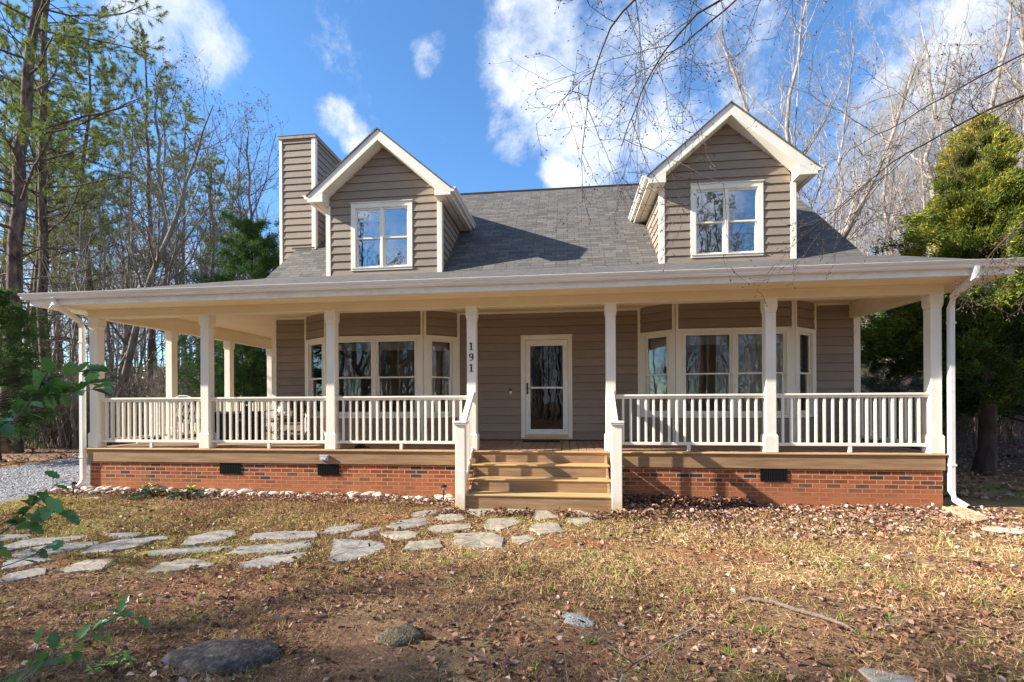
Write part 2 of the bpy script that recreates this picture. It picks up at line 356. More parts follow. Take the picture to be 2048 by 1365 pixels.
def sash(T, u0, u1, z0, z1, zm, fr, gl, st=.035, bot=.07):
    """one double-hung unit filling the opening"""
    def ring(a, b, c, d, s, bt, tp, o0, o1):
        fr.box(a, a+s, o0, o1, c, d, T); fr.box(b-s, b, o0, o1, c, d, T)
        fr.box(a+s, b-s, o0, o1, c, c+bt, T); fr.box(a+s, b-s, o0, o1, d-tp, d, T)
    ring(u0, u1, zm-.015, z1, st, .03, .04, -.035, -.005)
    ring(u0+.002, u1-.002, z0, zm+.013, st+.006, bot, .026, -.068, -.037)
    gl.box(u0+st, u1-st, -.022, -.018, zm+.01, z1-.035, T)
    gl.box(u0+st, u1-st, -.055, -.051, z0+bot-.005, zm-.01, T)
def blind(T, u0, u1, z1, mb, h=.16):
    for i in range(int(h/.016)): mb.box(u0+.04, u1-.04, -.16, -.115, z1-.02-.016*i-.011, z1-.02-.016*i, T)
    mb.box(u1-.17, u1-.166, -.12, -.116, z1-h-.55, z1-h, T)

Fw = frame((0, YW, 0), (1, 0, 0), (0, -1, 0))
# front wall siding with the door cut out
DL, DR, DT = -.99, .08, 2.195
for a, b, c, d in ((-6.49, -5.80, .02, CEIL), (-2.32, DL+.01, .02, CEIL), (DL+.01, DR-.01, DT-.01, CEIL), (DR-.01, 1.43, .02, CEIL), (4.82, 5.52, .02, CEIL)):
    mb = MB(); siding(mb, Fw, a, b, c, d, e=.17, base=.02); mb.build('front_wall', M['siding'], house)
# shell behind: side and rear walls
mb = MB()
for x in (-6.58, 5.48): mb.box(x, x+.13, 2.2, 3.2, -.78, 3.62); mb.box(x, x+.13, 5.0, 10.4, -.78, 3.62); mb.box(x, x+.13, 3.2, 5.0, -.78, .7); mb.box(x, x+.13, 3.2, 5.0, 2.2, 3.62)  # gaps match the added openings that light the rooms
if 1: mb.box(-6.45, 5.48, 10.25, 10.4, -.78, 3.62)
for x in (-6.58, 5.50):
    mb.prism([(2.25, 3.62), (10.35, 3.62), (6.3, 6.95)], (0, .1), lambda u, o, z, x=x: (x+o, u, z))
Tl = frame((-6.58, 2.2, 0), (0, 1, 0), (-1, 0, 0)); [siding(mb, Tl, *q, e=.17, base=.02) for q in ((0, 1.0, .02, 3.6), (2.8, 8.2, .02, 3.6), (1.0, 2.8, .02, .7), (1.0, 2.8, 2.2, 3.6))]
Tr = frame((5.61, 2.2, 0), (0, 1, 0), (1, 0, 0)); [siding(mb, Tr, *q, e=.17, base=.02) for q in ((0, 1.0, .02, 3.6), (2.8, 8.2, .02, 3.6), (1.0, 2.8, .02, .7), (1.0, 2.8, 2.2, 3.6))]
mb.build('side_and_rear_walls', M['siding'], house)
mb = MB(); mb.box(-6.60, -6.49, 2.122, 2.16, 0, CEIL); mb.box(-6.605, -6.579, 2.1599, 2.26, 0, CEIL); mb.build('corner_board', M['trim'], house, bevel=.003)
mb = MB(); mb.box(5.52, 5.64, 2.122, 2.16, 0, CEIL); mb.box(5.612, 5.64, 2.1599, 2.26, 0, CEIL); mb.build('corner_board', M['trim'], house, bevel=.003)
mb = MB()
for a, b in ((-6.49, -5.8), (-2.32, 1.43), (4.82, 5.52)):
    mb = MB(); mb.box(a, b, 2.124, 2.15, CEIL-.045, CEIL); mb.build('frieze', M['trim'], house)
# rooms
def room(x0, x1, y0, y1, z0, z1, name, side):
    m = MB(); t = .05
    m.box(x0, x1, y1, y1+t, z0, z1); m.box(x0-t, x1+t, y0, y1+t, z1, z1+t)
    for s, x in ((-1, x0-t), (1, x1)):
        if s == side:                      # unseen opening added in the side wall to bring daylight in
            m.box(x, x+t, y0, 3.2, z0, z1); m.box(x, x+t, 5.0, y1+t, z0, z1); m.box(x, x+t, 3.2, 5.0, z0, .7); m.box(x, x+t, 3.2, 5.0, 2.2, z1)
        else: m.box(x, x+t, y0, y1+t, z0, z1)
    o = m.build(name, M['plaster'], house)
    f = MB(); f.box(x0-t, x1+t, y0, y1+t, z0-t, z0); f.build('room_floor', M['floor'], o)
    return o
room(-6.38, -2.0, 2.22, 6.4, .03, 2.64, 'living_room', -1); rr = room(1.2, 5.42, 2.22, 6.4, .03, 2.64, 'dining_room', 1)
d = MB(); d.box(2.55, 3.42, 6.28, 6.35, .05, 2.1); d.box(2.65, 2.95, 6.26, 6.28, .25, .95); d.box(3.03, 3.33, 6.26, 6.28, .25, .95); d.box(2.65, 2.95, 6.26, 6.28, 1.1, 1.95); d.box(3.03, 3.33, 6.26, 6.28, 1.1, 1.95)
d.build('interior_door', M['pine_door'], rr)
d = MB(); d.box(-4.0, -3.1, 4.9, 5.0, .05, 2.3); d.box(-4.05, -3.05, 4.86, 4.9, 1.9, 2.0)
d.build('cabinet', M['pine_door'], house)

# bay windows
CUR = mat('pale_curtain', (.62, .60, .56), .9)
for x0, x1 in ((2.05, 2.2), (3.55, 4.05), (-5.0, -4.85)):
    m = MB(); n = 14; pts = [(x0+(x1-x0)*i/n, 2.36+.025*math.sin(i*1.9)) for i in range(n+1)]
    m.add([(x, y, z) for z in (.1, 2.3) for x, y in pts], [(i, i+1, n+2+i, n+1+i) for i in range(n)]); m.build('curtain', CUR, house, smooth=True)
def bay(xa, xb, xc, xd, depth):
    root = empty('bay_window', parent=house)
    sd = MB(); fr = MB(); gl = MB(); bl = MB(); tr = MB()
    P = [(xa, YW), (xb, YB), (xc, YB), (xd, YW)]
    for i in range(3):
        a = np.array(P[i]); b = np.array(P[i+1]); u = (b-a); Ln = float(np.linalg.norm(u)); u = u/Ln; n = (u[1], -u[0])
        T = frame((a[0], a[1], 0), (u[0], u[1], 0), (n[0], n[1], 0))
        for q in ((.02, .49), (2.19, CEIL)): sd = MB(); siding(sd, T, .01, Ln-.01, *q, e=.17, base=.02); sd.build('wall_panel', M['siding'], root)
        c = .055 if i != 1 else .045
        for z0, z1 in ((.0, .50), (2.2, CEIL)): tr.box(.0 if i else .002, c, .0, .034, z0, z1, T); tr.box(Ln-c, Ln-.0, .0, .034, z0, z1, T)
        tr.box(-.005, Ln+.005, 0, .05, .49, .535, T)                      # sill
        if i == 1: ops = [(.145, Ln/2-.035), (Ln/2+.035, Ln-.145)]
        else: ops = [(.17, Ln-.15)] if i == 0 else [(.15, Ln-.17)]
        z0, z1 = .545, 2.115
        # frame boards
        tr.box(0, Ln, 0, .03, z1, 2.2, T)
        tr.box(0, Ln, -.07, .028, .535, z0, T)
        e = [0]+[q for op in ops for q in op]+[Ln]
        for k in range(0, len(e), 2): tr.box(e[k], e[k+1], -.075, .029, z0, z1, T)
        tr.box(ops[0][0], ops[-1][1], -.11, -.0, z1-.001, z1+.02, T)
        for (p, q) in ops:
            # thin stop round each opening
            for s0, s1 in ((p-.028, p-.004), (q+.004, q+.028)): tr.box(s0, s1, .03, .038, z0, z1+.02, T)
            tr.box(p-.004, q+.004, .03, .038, z1+.003, z1+.022, T)
            sash(T, p, q, z0+.005, z1, 1.335, fr, gl, .045, .07); blind(T, p, q, z1-.03, bl, .17)
    tr.build('casing', M['trim'], root, bevel=.002); fr.build('sash_frame', M['trim'], root)
    gl.build('glass', M['glass'], root); bl.build('raised_blind', M['blind'], root)
bay(-5.80, -5.04, -2.955, -2.32, .51)
bay(1.43, 2.06, 4.21, 4.82, .51)

# front door
dr = empty('front_door', parent=house)
T = Fw
m = MB(); m.box(DL, DL+.085, -.02, .035, .03, DT, T); m.box(DR-.085, DR, -.02, .035, .03, DT, T); m.box(DL+.085, DR-.085, -.02, .035, DT-.085, DT, T); m.box(DL-.01, DR+.01, -.02, .045, DT, DT+.02, T)
m.build('door_casing', M['trim'], dr, bevel=.003)
a, b = DL+.09, DR-.09
m = MB(); gx0, gx1, gz0, gz1 = a+.105, b-.105, .235, 1.985
m.box(a, gx0, -.03, .012, .13, DT-.09, T); m.box(gx1, b, -.03, .012, .13, DT-.09, T); m.box(gx0, gx1, -.03, .012, gz1, DT-.09, T); m.box(gx0, gx1, -.03, .012, .13, gz0, T)
for s in (.012,):
    m.box(gx0-.03, gx0-.008, s, s+.008, gz0-.03, gz1+.03, T); m.box(gx1+.008, gx1+.03, s, s+.008, gz0-.03, gz1+.03, T); m.box(gx0-.008, gx1+.008, s, s+.008, gz1+.008, gz1+.03, T); m.box(gx0-.008, gx1+.008, s, s+.008, gz0-.03, gz0-.008, T)
m.box(gx0, gx1, -.02, .016, 1.09, 1.125, T)
m.build('storm_door', M['white'], dr, bevel=.002)
m = MB(); m.box(gx0, gx1, -.012, -.008, gz0, 1.09, T); m.box(gx0, gx1, -.012, -.008, 1.125, gz1, T); m.build('glass', M['door_glass'], dr)
m = MB(); m.box(a, b, -.14, -.10, .1, 2.1, T); m.build('inner_door', M['dark'], dr)
m = MB(); m.box(DL+.02, DR-.02, -.05, .05, .03, .065, T); m.box(a, b, -.02, .02, .07, .128, T); m.build('threshold', M['seal'], dr)
m = MB(); m.box(a+.03, a+.055, .012, .03, .98, 1.19, T); m.tube([T(a+.043, .03, 1.10), T(a+.043, .06, 1.10), T(a+.12, .065, 1.10)], .009, 6); m.tube([T(a+.043, .02, 1.19), T(a+.043, .032, 1.195)], .018, 8); m.tube([T(a+.043, .02, .99), T(a+.043, .032, .99)], .018, 8)
m.build('handle', M['bronze'], dr)
m = MB(); m.box(-1.235, -1.185, .016, .04, .985, 1.045, T); db = m.build('doorbell', M['white'], house, bevel=.003)
m = MB(); m.box(-1.237, -1.183, .016, .042, 1.046, 1.085, T); m.build('bell_camera', M['bronze'], db)

# brick skirt, rim board, deck
XL, XR, YBK = -8.87, 5.63, 5.7
m = MB(); m.box(XL+.02, XR-.02, .03, .14, -.95, -.25); m.box(XL+.02, XL+.13, .14, YBK-.03, -.95, -.25); m.box(XR-.13, XR-.02, .14, 10, -.98, -.25)
m.build('brick_skirt', M['brick'], house)
m = MB(); m.box(XL, XR, 0, .035, -.25, -.028); m.box(XL, XL+.035, .035, YBK, -.25, -.028); m.box(XR-.035, XR, .035, 2.1, -.25, -.028)
m.build('rim_board', M['wood'], house, bevel=.003)
m = MB(); x = XL-.02; rg = random.Random(4)
while x < XR:
    x1 = min(x+.131, XR+.02); yb = YBK if x < -6.6 else 2.2
    m.box(x, x1, .002, yb, -.03+rg.uniform(-.001, .001), 0+rg.uniform(-.001, .001)); x += .1415
m.build('deck_boards', M['deck'], house)
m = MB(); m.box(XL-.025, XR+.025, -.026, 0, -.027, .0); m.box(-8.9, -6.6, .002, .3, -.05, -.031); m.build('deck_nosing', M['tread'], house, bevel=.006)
for x0, x1 in ((-6.23, -5.83), (-4.37, -3.98), (2.99, 3.39)):
    v = MB(); v.box(x0, x1, .022, .032, -.45, -.262)
    vo = v.build('crawl_vent', M['dark'], house)
    g = MB()
    for i in range(13): g.box(x0+.01+i*(x1-x0-.02)/12-.003, x0+.01+i*(x1-x0-.02)/12+.003, .012, .021, -.446, -.266)
    for i in range(5): g.box(x0, x1, .010, .0118, -.44+i*.042, -.434+i*.042)
    g.build('grille', M['bronze'], vo)
m = MB(); m.box(-4.29, -4.15, -.05, -.001, -.19, -.11); m.box(-4.30, -4.14, -.054, -.001, -.108, -.095); ob = m.build('outlet_box', M['grey'], house, bevel=.006)
m = MB(); m.box(-4.265, -4.175, -.058, -.0505, -.172, -.125); m.build('outlet_cover', M['clear'], ob, bevel=.004)

# steps
st = empty('steps', parent=house)
m = MB()
for i in range(0, 4): m.box(-1.54, .61, -.277*i+.004 if i else -.0, -.277*i+.028 if i else .0-.004, -.19*(i+1)-(.0 if i < 3 else .12), -.19*i-.030)
for x in (-1.53, .58): m.prism([(.03, -.04), (-.81, -.60), (-.81, -.95), (.03, -.95)], (0, .03), lambda u, o, z, x=x: (x+o, u, z))
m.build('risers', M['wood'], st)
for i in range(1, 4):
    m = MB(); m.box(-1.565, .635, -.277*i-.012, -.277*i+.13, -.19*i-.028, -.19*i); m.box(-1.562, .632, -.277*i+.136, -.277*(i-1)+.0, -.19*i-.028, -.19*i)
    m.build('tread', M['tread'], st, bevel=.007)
for x in (-1.62, .69):
    m = MB(); w = .0725
    m.box(x-w, x+w, -.875, -.73, -.92, .475); nw = m.build('newel', M['trim'], st, bevel=.004)
    c = MB(); w = .097; c.box(x-w, x+w, -.90, -.705, .475, .50); c.box(x-w-.008, x+w+.008, -.908, -.697, .50, .528); c.build('newel_cap', M['trim'], nw, bevel=.006)
    r = MB(); sh = frame((x, 0, 0), (0, 1, 0), (1, 0, 0))
    r.prism([(-.73, .30), (-.73, .42), (.03, .955), (.03, .83)], (-.022, .022), sh)
    r.prism([(-.735, .42), (-.735, .46), (.03, .995), (.03, .955)], (-.045, .045), sh)
    r.prism([(-.73, -.62), (-.73, -.50), (.03, .06), (.03, -.06)], (-.022, .022), sh)
    ro = r.build('stair_rail', M['trim'], st, bevel=.003)
    for k in range(5):
        y = -.62+k*.125; t = (y+.73)/.76; b = MB(); b.box(x-.017, x+.017, y-.017, y+.017, -.56+t*.56+.02, .36+t*.535); b.build('baluster', M['trim'], ro)

# posts
def post(x, y, name='porch_post'):
    m = MB(); b = .078
    m.box(x-b, x+b, y-b, y+b, .28, 2.20)
    o = m.build(name, M['trim'], house, bevel=.006)
    w = .094
    c = MB(); c.box(x-w, x+w, y-w, y+w, 2.27, 2.418); c.hexa([(x-b, y-b, 2.20), (x+b, y-b, 2.20), (x+b, y+b, 2.20), (x-b, y+b, 2.20)], [(x-w, y-w, 2.269), (x+w, y-w, 2.269), (x+w, y+w, 2.269), (x-w, y+w, 2.269)])
    c.box(x-w+.006, x+w-.006, y-w+.006, y+w-.006, 2.235, 2.27); c.build('capital', M['trim'], o, bevel=.004)
    c = MB(); w = .098; c.box(x-w, x+w, y-w, y+w, .002, .262); c.hexa([(x-w, y-w, .262), (x+w, y-w, .262), (x+w, y+w, .262), (x-w, y+w, .262)], [(x-b-.004, y-b-.004, .285), (x+b+.004, y-b-.004, .285), (x+b+.004, y+b+.004, .285), (x-b-.004, y+b+.004, .285)]); c.build('post_base', M['trim'], o, bevel=.004)
    return o
PX = [-8.79, -6.535, -4.135, -1.625, .69, 3.165, 5.535]; PY = .115
posts = [post(x, PY) for x in PX]
SY = [1.82, 3.65, 5.42]
for y in SY: post(-8.79, y)
# house number 191 on the fourth post
def stroke(mb, pts, ws, T, d=(.0, .008)):
    L_ = []; R_ = []
    for i, (u, z) in enumerate(pts):
        a = pts[max(i-1, 0)]; b = pts[min(i+1, len(pts)-1)]; dx, dz = b[0]-a[0], b[1]-a[1]; l = math.hypot(dx, dz) or 1; nx, nz = -dz/l, dx/l
        L_.append((u+nx*ws[i]/2, z+nz*ws[i]/2)); R_.append((u-nx*ws[i]/2, z-nz*ws[i]/2))
    for i in range(len(pts)-1): mb.prism([L_[i], L_[i+1], R_[i+1], R_[i]], d, T)
for k, ch in enumerate('191'):
    zc = 1.755-.182*k; T = frame((-1.625, PY-.078, zc), (1, 0, 0), (0, -1, 0)); m = MB(); h = .064
    if ch == '1':
        m.box(-.0115, .0115, 0, .008, -h+.006, h, T); m.box(-.032, .032, 0, .0081, -h, -h+.009, T)
        m.prism([(-.0115, h), (-.034, h-.02), (-.034, h-.028), (-.0115, h-.02)], (0, .0079), T)
    else:
        cy = .026; pts = [(.027*math.cos(t), cy+.034*math.sin(t)) for t in np.linspace(0, 2*math.pi, 25)]
        stroke(m, pts, [.010+.012*abs(math.cos(t)) for t in np.linspace(0, 2*math.pi, 25)], T)
        tl = [(.028, cy+.005), (.030, -.005), (.024, -.032), (.008, -.052), (-.018, -.060), (-.028, -.052)]
        stroke(m, tl, [.020, .021, .017, .011, .009, .012], T, (0, .0079))
    m.build('house_number', M['number'], posts[3])

# railings
def railing(p, q, n, spc=None, foot=True):
    p = np.array(p, float); q = np.array(q, float); u = q-p; Ln = float(np.linalg.norm(u)); u /= Ln
    T = frame((p[0], p[1], 0), (u[0], u[1], 0), (u[1], -u[0], 0))
    m = MB(); m.box(0, Ln, -.045, .045, .893, .925, T); m.box(0, Ln, -.022, .022, .855, .893, T); m.box(0, Ln, -.028, .028, .10, .148, T)
    if foot: m.box(Ln/2-.025, Ln/2+.025, -.024, .024, .001, .10, T)
    o = m.build('railing', M['trim'], house, bevel=.004)
    s = Ln/(n+1)
    for k in range(n):
        c = s*(k+1)
        b = MB(); b.box(c-.0185, c+.0185, -.0175, .0175, .148, .855, T); b.build('baluster', M['trim'], o, bevel=.003)
    return o
def pair(i, n): railing((PX[i]+.078, PY), (PX[i+1]-.078, PY), n)
pair(0, 17); pair(1, 17); pair(2, 18); pair(4, 18); pair(5, 17)
railing((-8.79, PY+.078), (-8.79, SY[0]-.078), 12); railing((-8.79, SY[0]+.078), (-8.79, SY[1]-.078), 13); railing((-8.79, SY[1]+.078), (-8.79, SY[2]-.078), 12)
railing((5.535, PY+.078), (5.535, 2.03), 13)
m = MB(); m.box(5.48, 5.59, 2.03, 2.12, 0, 1.0); m.build('half_post', M['trim'], house, bevel=.004)

# beams, soffit, ceiling, porch roof
m = MB(); m.box(-8.885, 5.63, .02, .21, 2.42, CEIL); m.box(-8.885, -8.70, .21, 5.55, 2.42, CEIL); m.box(5.44, 5.63, .21, 2.15, 2.42, CEIL)
m.box(-8.90, 5.645, .008, .222, 2.412, 2.445); m.box(-8.688, -8.66, .222, 5.5, 2.68, 2.712); m.box(-8.66, 5.44, .2225, .25, 2.68, 2.712); m.box(-8.70, -8.688, .222, 5.5, 2.413, 2.45)
m.box(-8.885, 5.63, -.0, .02, 2.53, 2.561)
m.build('porch_beam', M['beam'], house, bevel=.003)
m = MB(); m.box(-8.70, 5.44, .21, 2.19, CEIL-.004, CEIL+.03); m.box(-8.70, -6.55, 2.19, 5.55, CEIL-.004, CEIL+.03); m.build('porch_ceiling', M['ceil'], house)
m = MB(); m.box(-9.38, 6.11, -.512, 0.01, 2.562, 2.577); m.box(-9.38, -8.86, .01, 6.1, 2.562, 2.577); m.box(5.62, 6.11, .01, 2.2, 2.562, 2.577)
so = m.build('soffit', M['beam'], house)
m = MB()
x = -9.3
while x < 6.0: m.box(x, x+.022, -.485, -.465, 2.5605, 2.5619); x += .045
m.build('soffit_vents', M['dark'], so)
m = MB(); m.box(-9.405, 6.13, -.535, -.512, 2.547, 2.712); m.box(-9.405, -9.38, -.512, 6.12, 2.547, 2.712); m.box(6.11, 6.13, -.512, 2.2, 2.547, 2.74); m.prism([(-.512, 2.70), (2.2, 2.70), (2.2, 3.60)], (0, .02), lambda u, o, z: (6.108+o, u, z))
m.build('fascia', M['white'], house, bevel=.002)
E1 = 2.715
def sl(x, y): return None
m = MB()
A = (-9.43, -.56, E1); B = (6.15, -.56, E1); Cc = (6.15, 2.25, E1+2.81/3); Dd = (-6.62, 2.25, E1+2.81/3)
dn = lambda p: (p[0], p[1], p[2]-.025)
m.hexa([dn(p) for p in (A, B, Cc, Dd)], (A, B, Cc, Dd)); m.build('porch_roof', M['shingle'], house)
m = MB(); A2 = (-9.43, 6.14, E1); D2 = (-6.62, 6.14, E1+2.81/3)
m.hexa([dn(p) for p in (A, Dd, D2, A2)], (A, Dd, D2, A2)); m.build('side_porch_roof', M['shingle_x'], house)
# gutter (K profile) along the front
prof = [(-.536, 2.735), (-.536, 2.645), (-.60, 2.645), (-.612, 2.665), (-.612, 2.69), (-.645, 2.712), (-.655, 2.735), (-.65, 2.739), (-.64, 2.735), (-.605, 2.70), (-.545, 2.66), (-.541, 2.735)]
def gutter(x0, x1, prof, T):
    g = MB(); n = len(prof); g.add([T(x0, a, b) for a, b in prof]+[T(x1, a, b) for a, b in prof], [(i, (i+1) % n, (i+1) % n+n, i+n) for i in range(n)])
    e = [(-.536, 2.735), (-.536, 2.645), (-.60, 2.645), (-.612, 2.665), (-.612, 2.69), (-.645, 2.712), (-.655, 2.735)]
    for x in (x0, x1): g.add([T(x, a, b) for a, b in e], [tuple(range(7))])
    return g
g = gutter(-9.50, 6.30, prof, ID); go = g.build('gutter', M['metal'], house)
def dspout(pts, parent, tip):
    m = MB(); m.tube(pts, .052, 4, caps=True); o = m.build('downspout', M['downspout'], house, bevel=.008)
    # ribs on the elbow, straps, dark open end
    r = MB()
    a, b = np.array(pts[1]), np.array(pts[2])
    for t in np.linspace(.08, .5, 6): c = a+(b-a)*t; r.tube([c-(b-a)*.012, c+(b-a)*.012], .055, 4)
    for z in (1.95, -.18): r.box(pts[3][0]-.045, pts[3][0]+.045, pts[3][1]-.044, pts[3][1]+.03, z, z+.03)
    r.build('strap', M['downspout'], o)
    p, q = np.array(pts[-1]), np.array(pts[-1])-np.array(pts[-2]); q /= np.linalg.norm(q)
    k = MB(); k.tube([p, p+q*.004], .043, 4); k.build('outlet_opening', M['dark'], o)
dspout([(-8.86, -.59, 2.66), (-8.86, -.59, 2.56), (-8.955, -.06, 2.34), (-8.965, -.005, 2.22), (-8.965, -.005, -.58), (-8.99, -.05, -.70), (-9.06, -.17, -.76)], house, 0)
dspout([(5.60, -.59, 2.66), (5.60, -.59, 2.52), (5.68, -.08, 2.34), (5.705, -.005, 2.20), (5.705, -.005, -.56), (5.72, -.05, -.68), (5.78, -.20, -.76)], house, 0)

# main roof with openings under the dormers
DX = [(-3.99), (3.168)]; HW = 1.295
def slab(poly, zf, th, mb):
    n = len(poly); top = [(x, y, zf(x, y)) for x, y in poly]; bt = [(x, y, z-th) for x, y, z in top]
    mb.add(top+bt, [tuple(range(n)), tuple(range(2*n-1, n-1, -1))]+[(i, (i+1) % n, (i+1) % n+n, i+n) for i in range(n)])
m = MB(); zf = lambda x, y: roofz(y) if y <= YRIDGE else roofz(YRIDGE)-SL*(y-YRIDGE)
RX0, RX1 = -6.76, 5.77; y0 = 2.12
vy = lambda z: YR0+(z-ZR0)/SL
xs = [RX0, DX[0]-HW, DX[0]+HW, DX[1]-HW, DX[1]+HW, RX1]
for a, b in ((xs[0], xs[1]), (xs[2], xs[3]), (xs[4], xs[5])): slab([(a, y0), (b, y0), (b, YRIDGE), (a, YRIDGE)], zf, .09, m)
for c in DX:
    slab([(c-HW, vy(5.49)), (c, vy(6.58)), (c, YRIDGE), (c-HW, YRIDGE)], zf, .09, m); slab([(c, vy(6.58)), (c+HW, vy(5.49)), (c+HW, YRIDGE), (c, YRIDGE)], zf, .09, m)
slab([(RX0, YRIDGE), (RX1, YRIDGE), (RX1, 10.5), (RX0, 10.5)], zf, .09, m)
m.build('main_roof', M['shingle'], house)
m = MB()
for x in (RX0+.01, RX1-.03): m.prism([(2.15, 3.50), (YRIDGE, 6.957), (10.45, 3.50), (10.45, 3.32), (YRIDGE, 6.77), (2.15, 3.32)], (0, .02), lambda u, o, z, x=x: (x+o, u, z))
m.build('rake_board', M['trim'], house)
m = MB(); m.tube([(RX0, YRIDGE, roofz(YRIDGE)+.005), (RX1, YRIDGE, roofz(YRIDGE)+.005)], .045, 6); m.build('ridge_cap', M['edge'], house)

# chimney
ch = empty('chimney', parent=house)
cx0, cx1, cy0, cy1, cz = -7.19, -6.25, 3.40, 4.95, 7.43
m = MB(); m.box(cx0+.02, cx1-.02, cy0+.02, cy1, 0, cz)
T = frame((cx0, cy0+.02, 0), (1, 0, 0), (0, -1, 0)); siding(m, T, .04, cx1-cx0-.04, 0, cz-.0, e=.17, base=.02)
T = frame((cx1-.02, cy0, 0), (0, 1, 0), (1, 0, 0)); siding(m, T, .04, cy1-cy0, 3.5, cz, e=.17, base=.02)
m.build('chimney_siding', M['siding'], ch)
m = MB(); m.box(cx0-.012, cx0+.065, cy0-.014, cy0+.05, 0, cz); m.box(cx1-.092, cx1+.012, cy0-.014, cy0+.02, 3.5, cz); m.box(cx1-.02, cx1+.0119, cy0+.02, cy0+.09, 3.5, cz)
m.build('chimney_corner_board', M['trim'], ch, bevel=.003)
m = MB(); m.box(cx0-.03, cx1+.03, cy0-.035, cy1+.03, cz+.001, cz+.075); m.build('chimney_cap', M['cap'], ch, bevel=.004)
m = MB(); m.box(cx0-.035, cx1+.034, cy0-.04, cy1+.034, cz+.0755, cz+.085); m.box(cx0+.1, cx1-.1, cy0+.2, cy0+.5, cz+.085, cz+.14); m.build('chimney_flashing', M['edge'], ch)
m = MB(); m.prism([(cx0+.35, 4.655), (cx1+.0, 4.655), (cx1+.0, 4.69), (cx0+.35, 4.69)], (0, .02), frame((0, cy0-.04, 0), (1, 0, 0), (0, -1, 0))); m.build('step_flashing', M['edge'], ch)

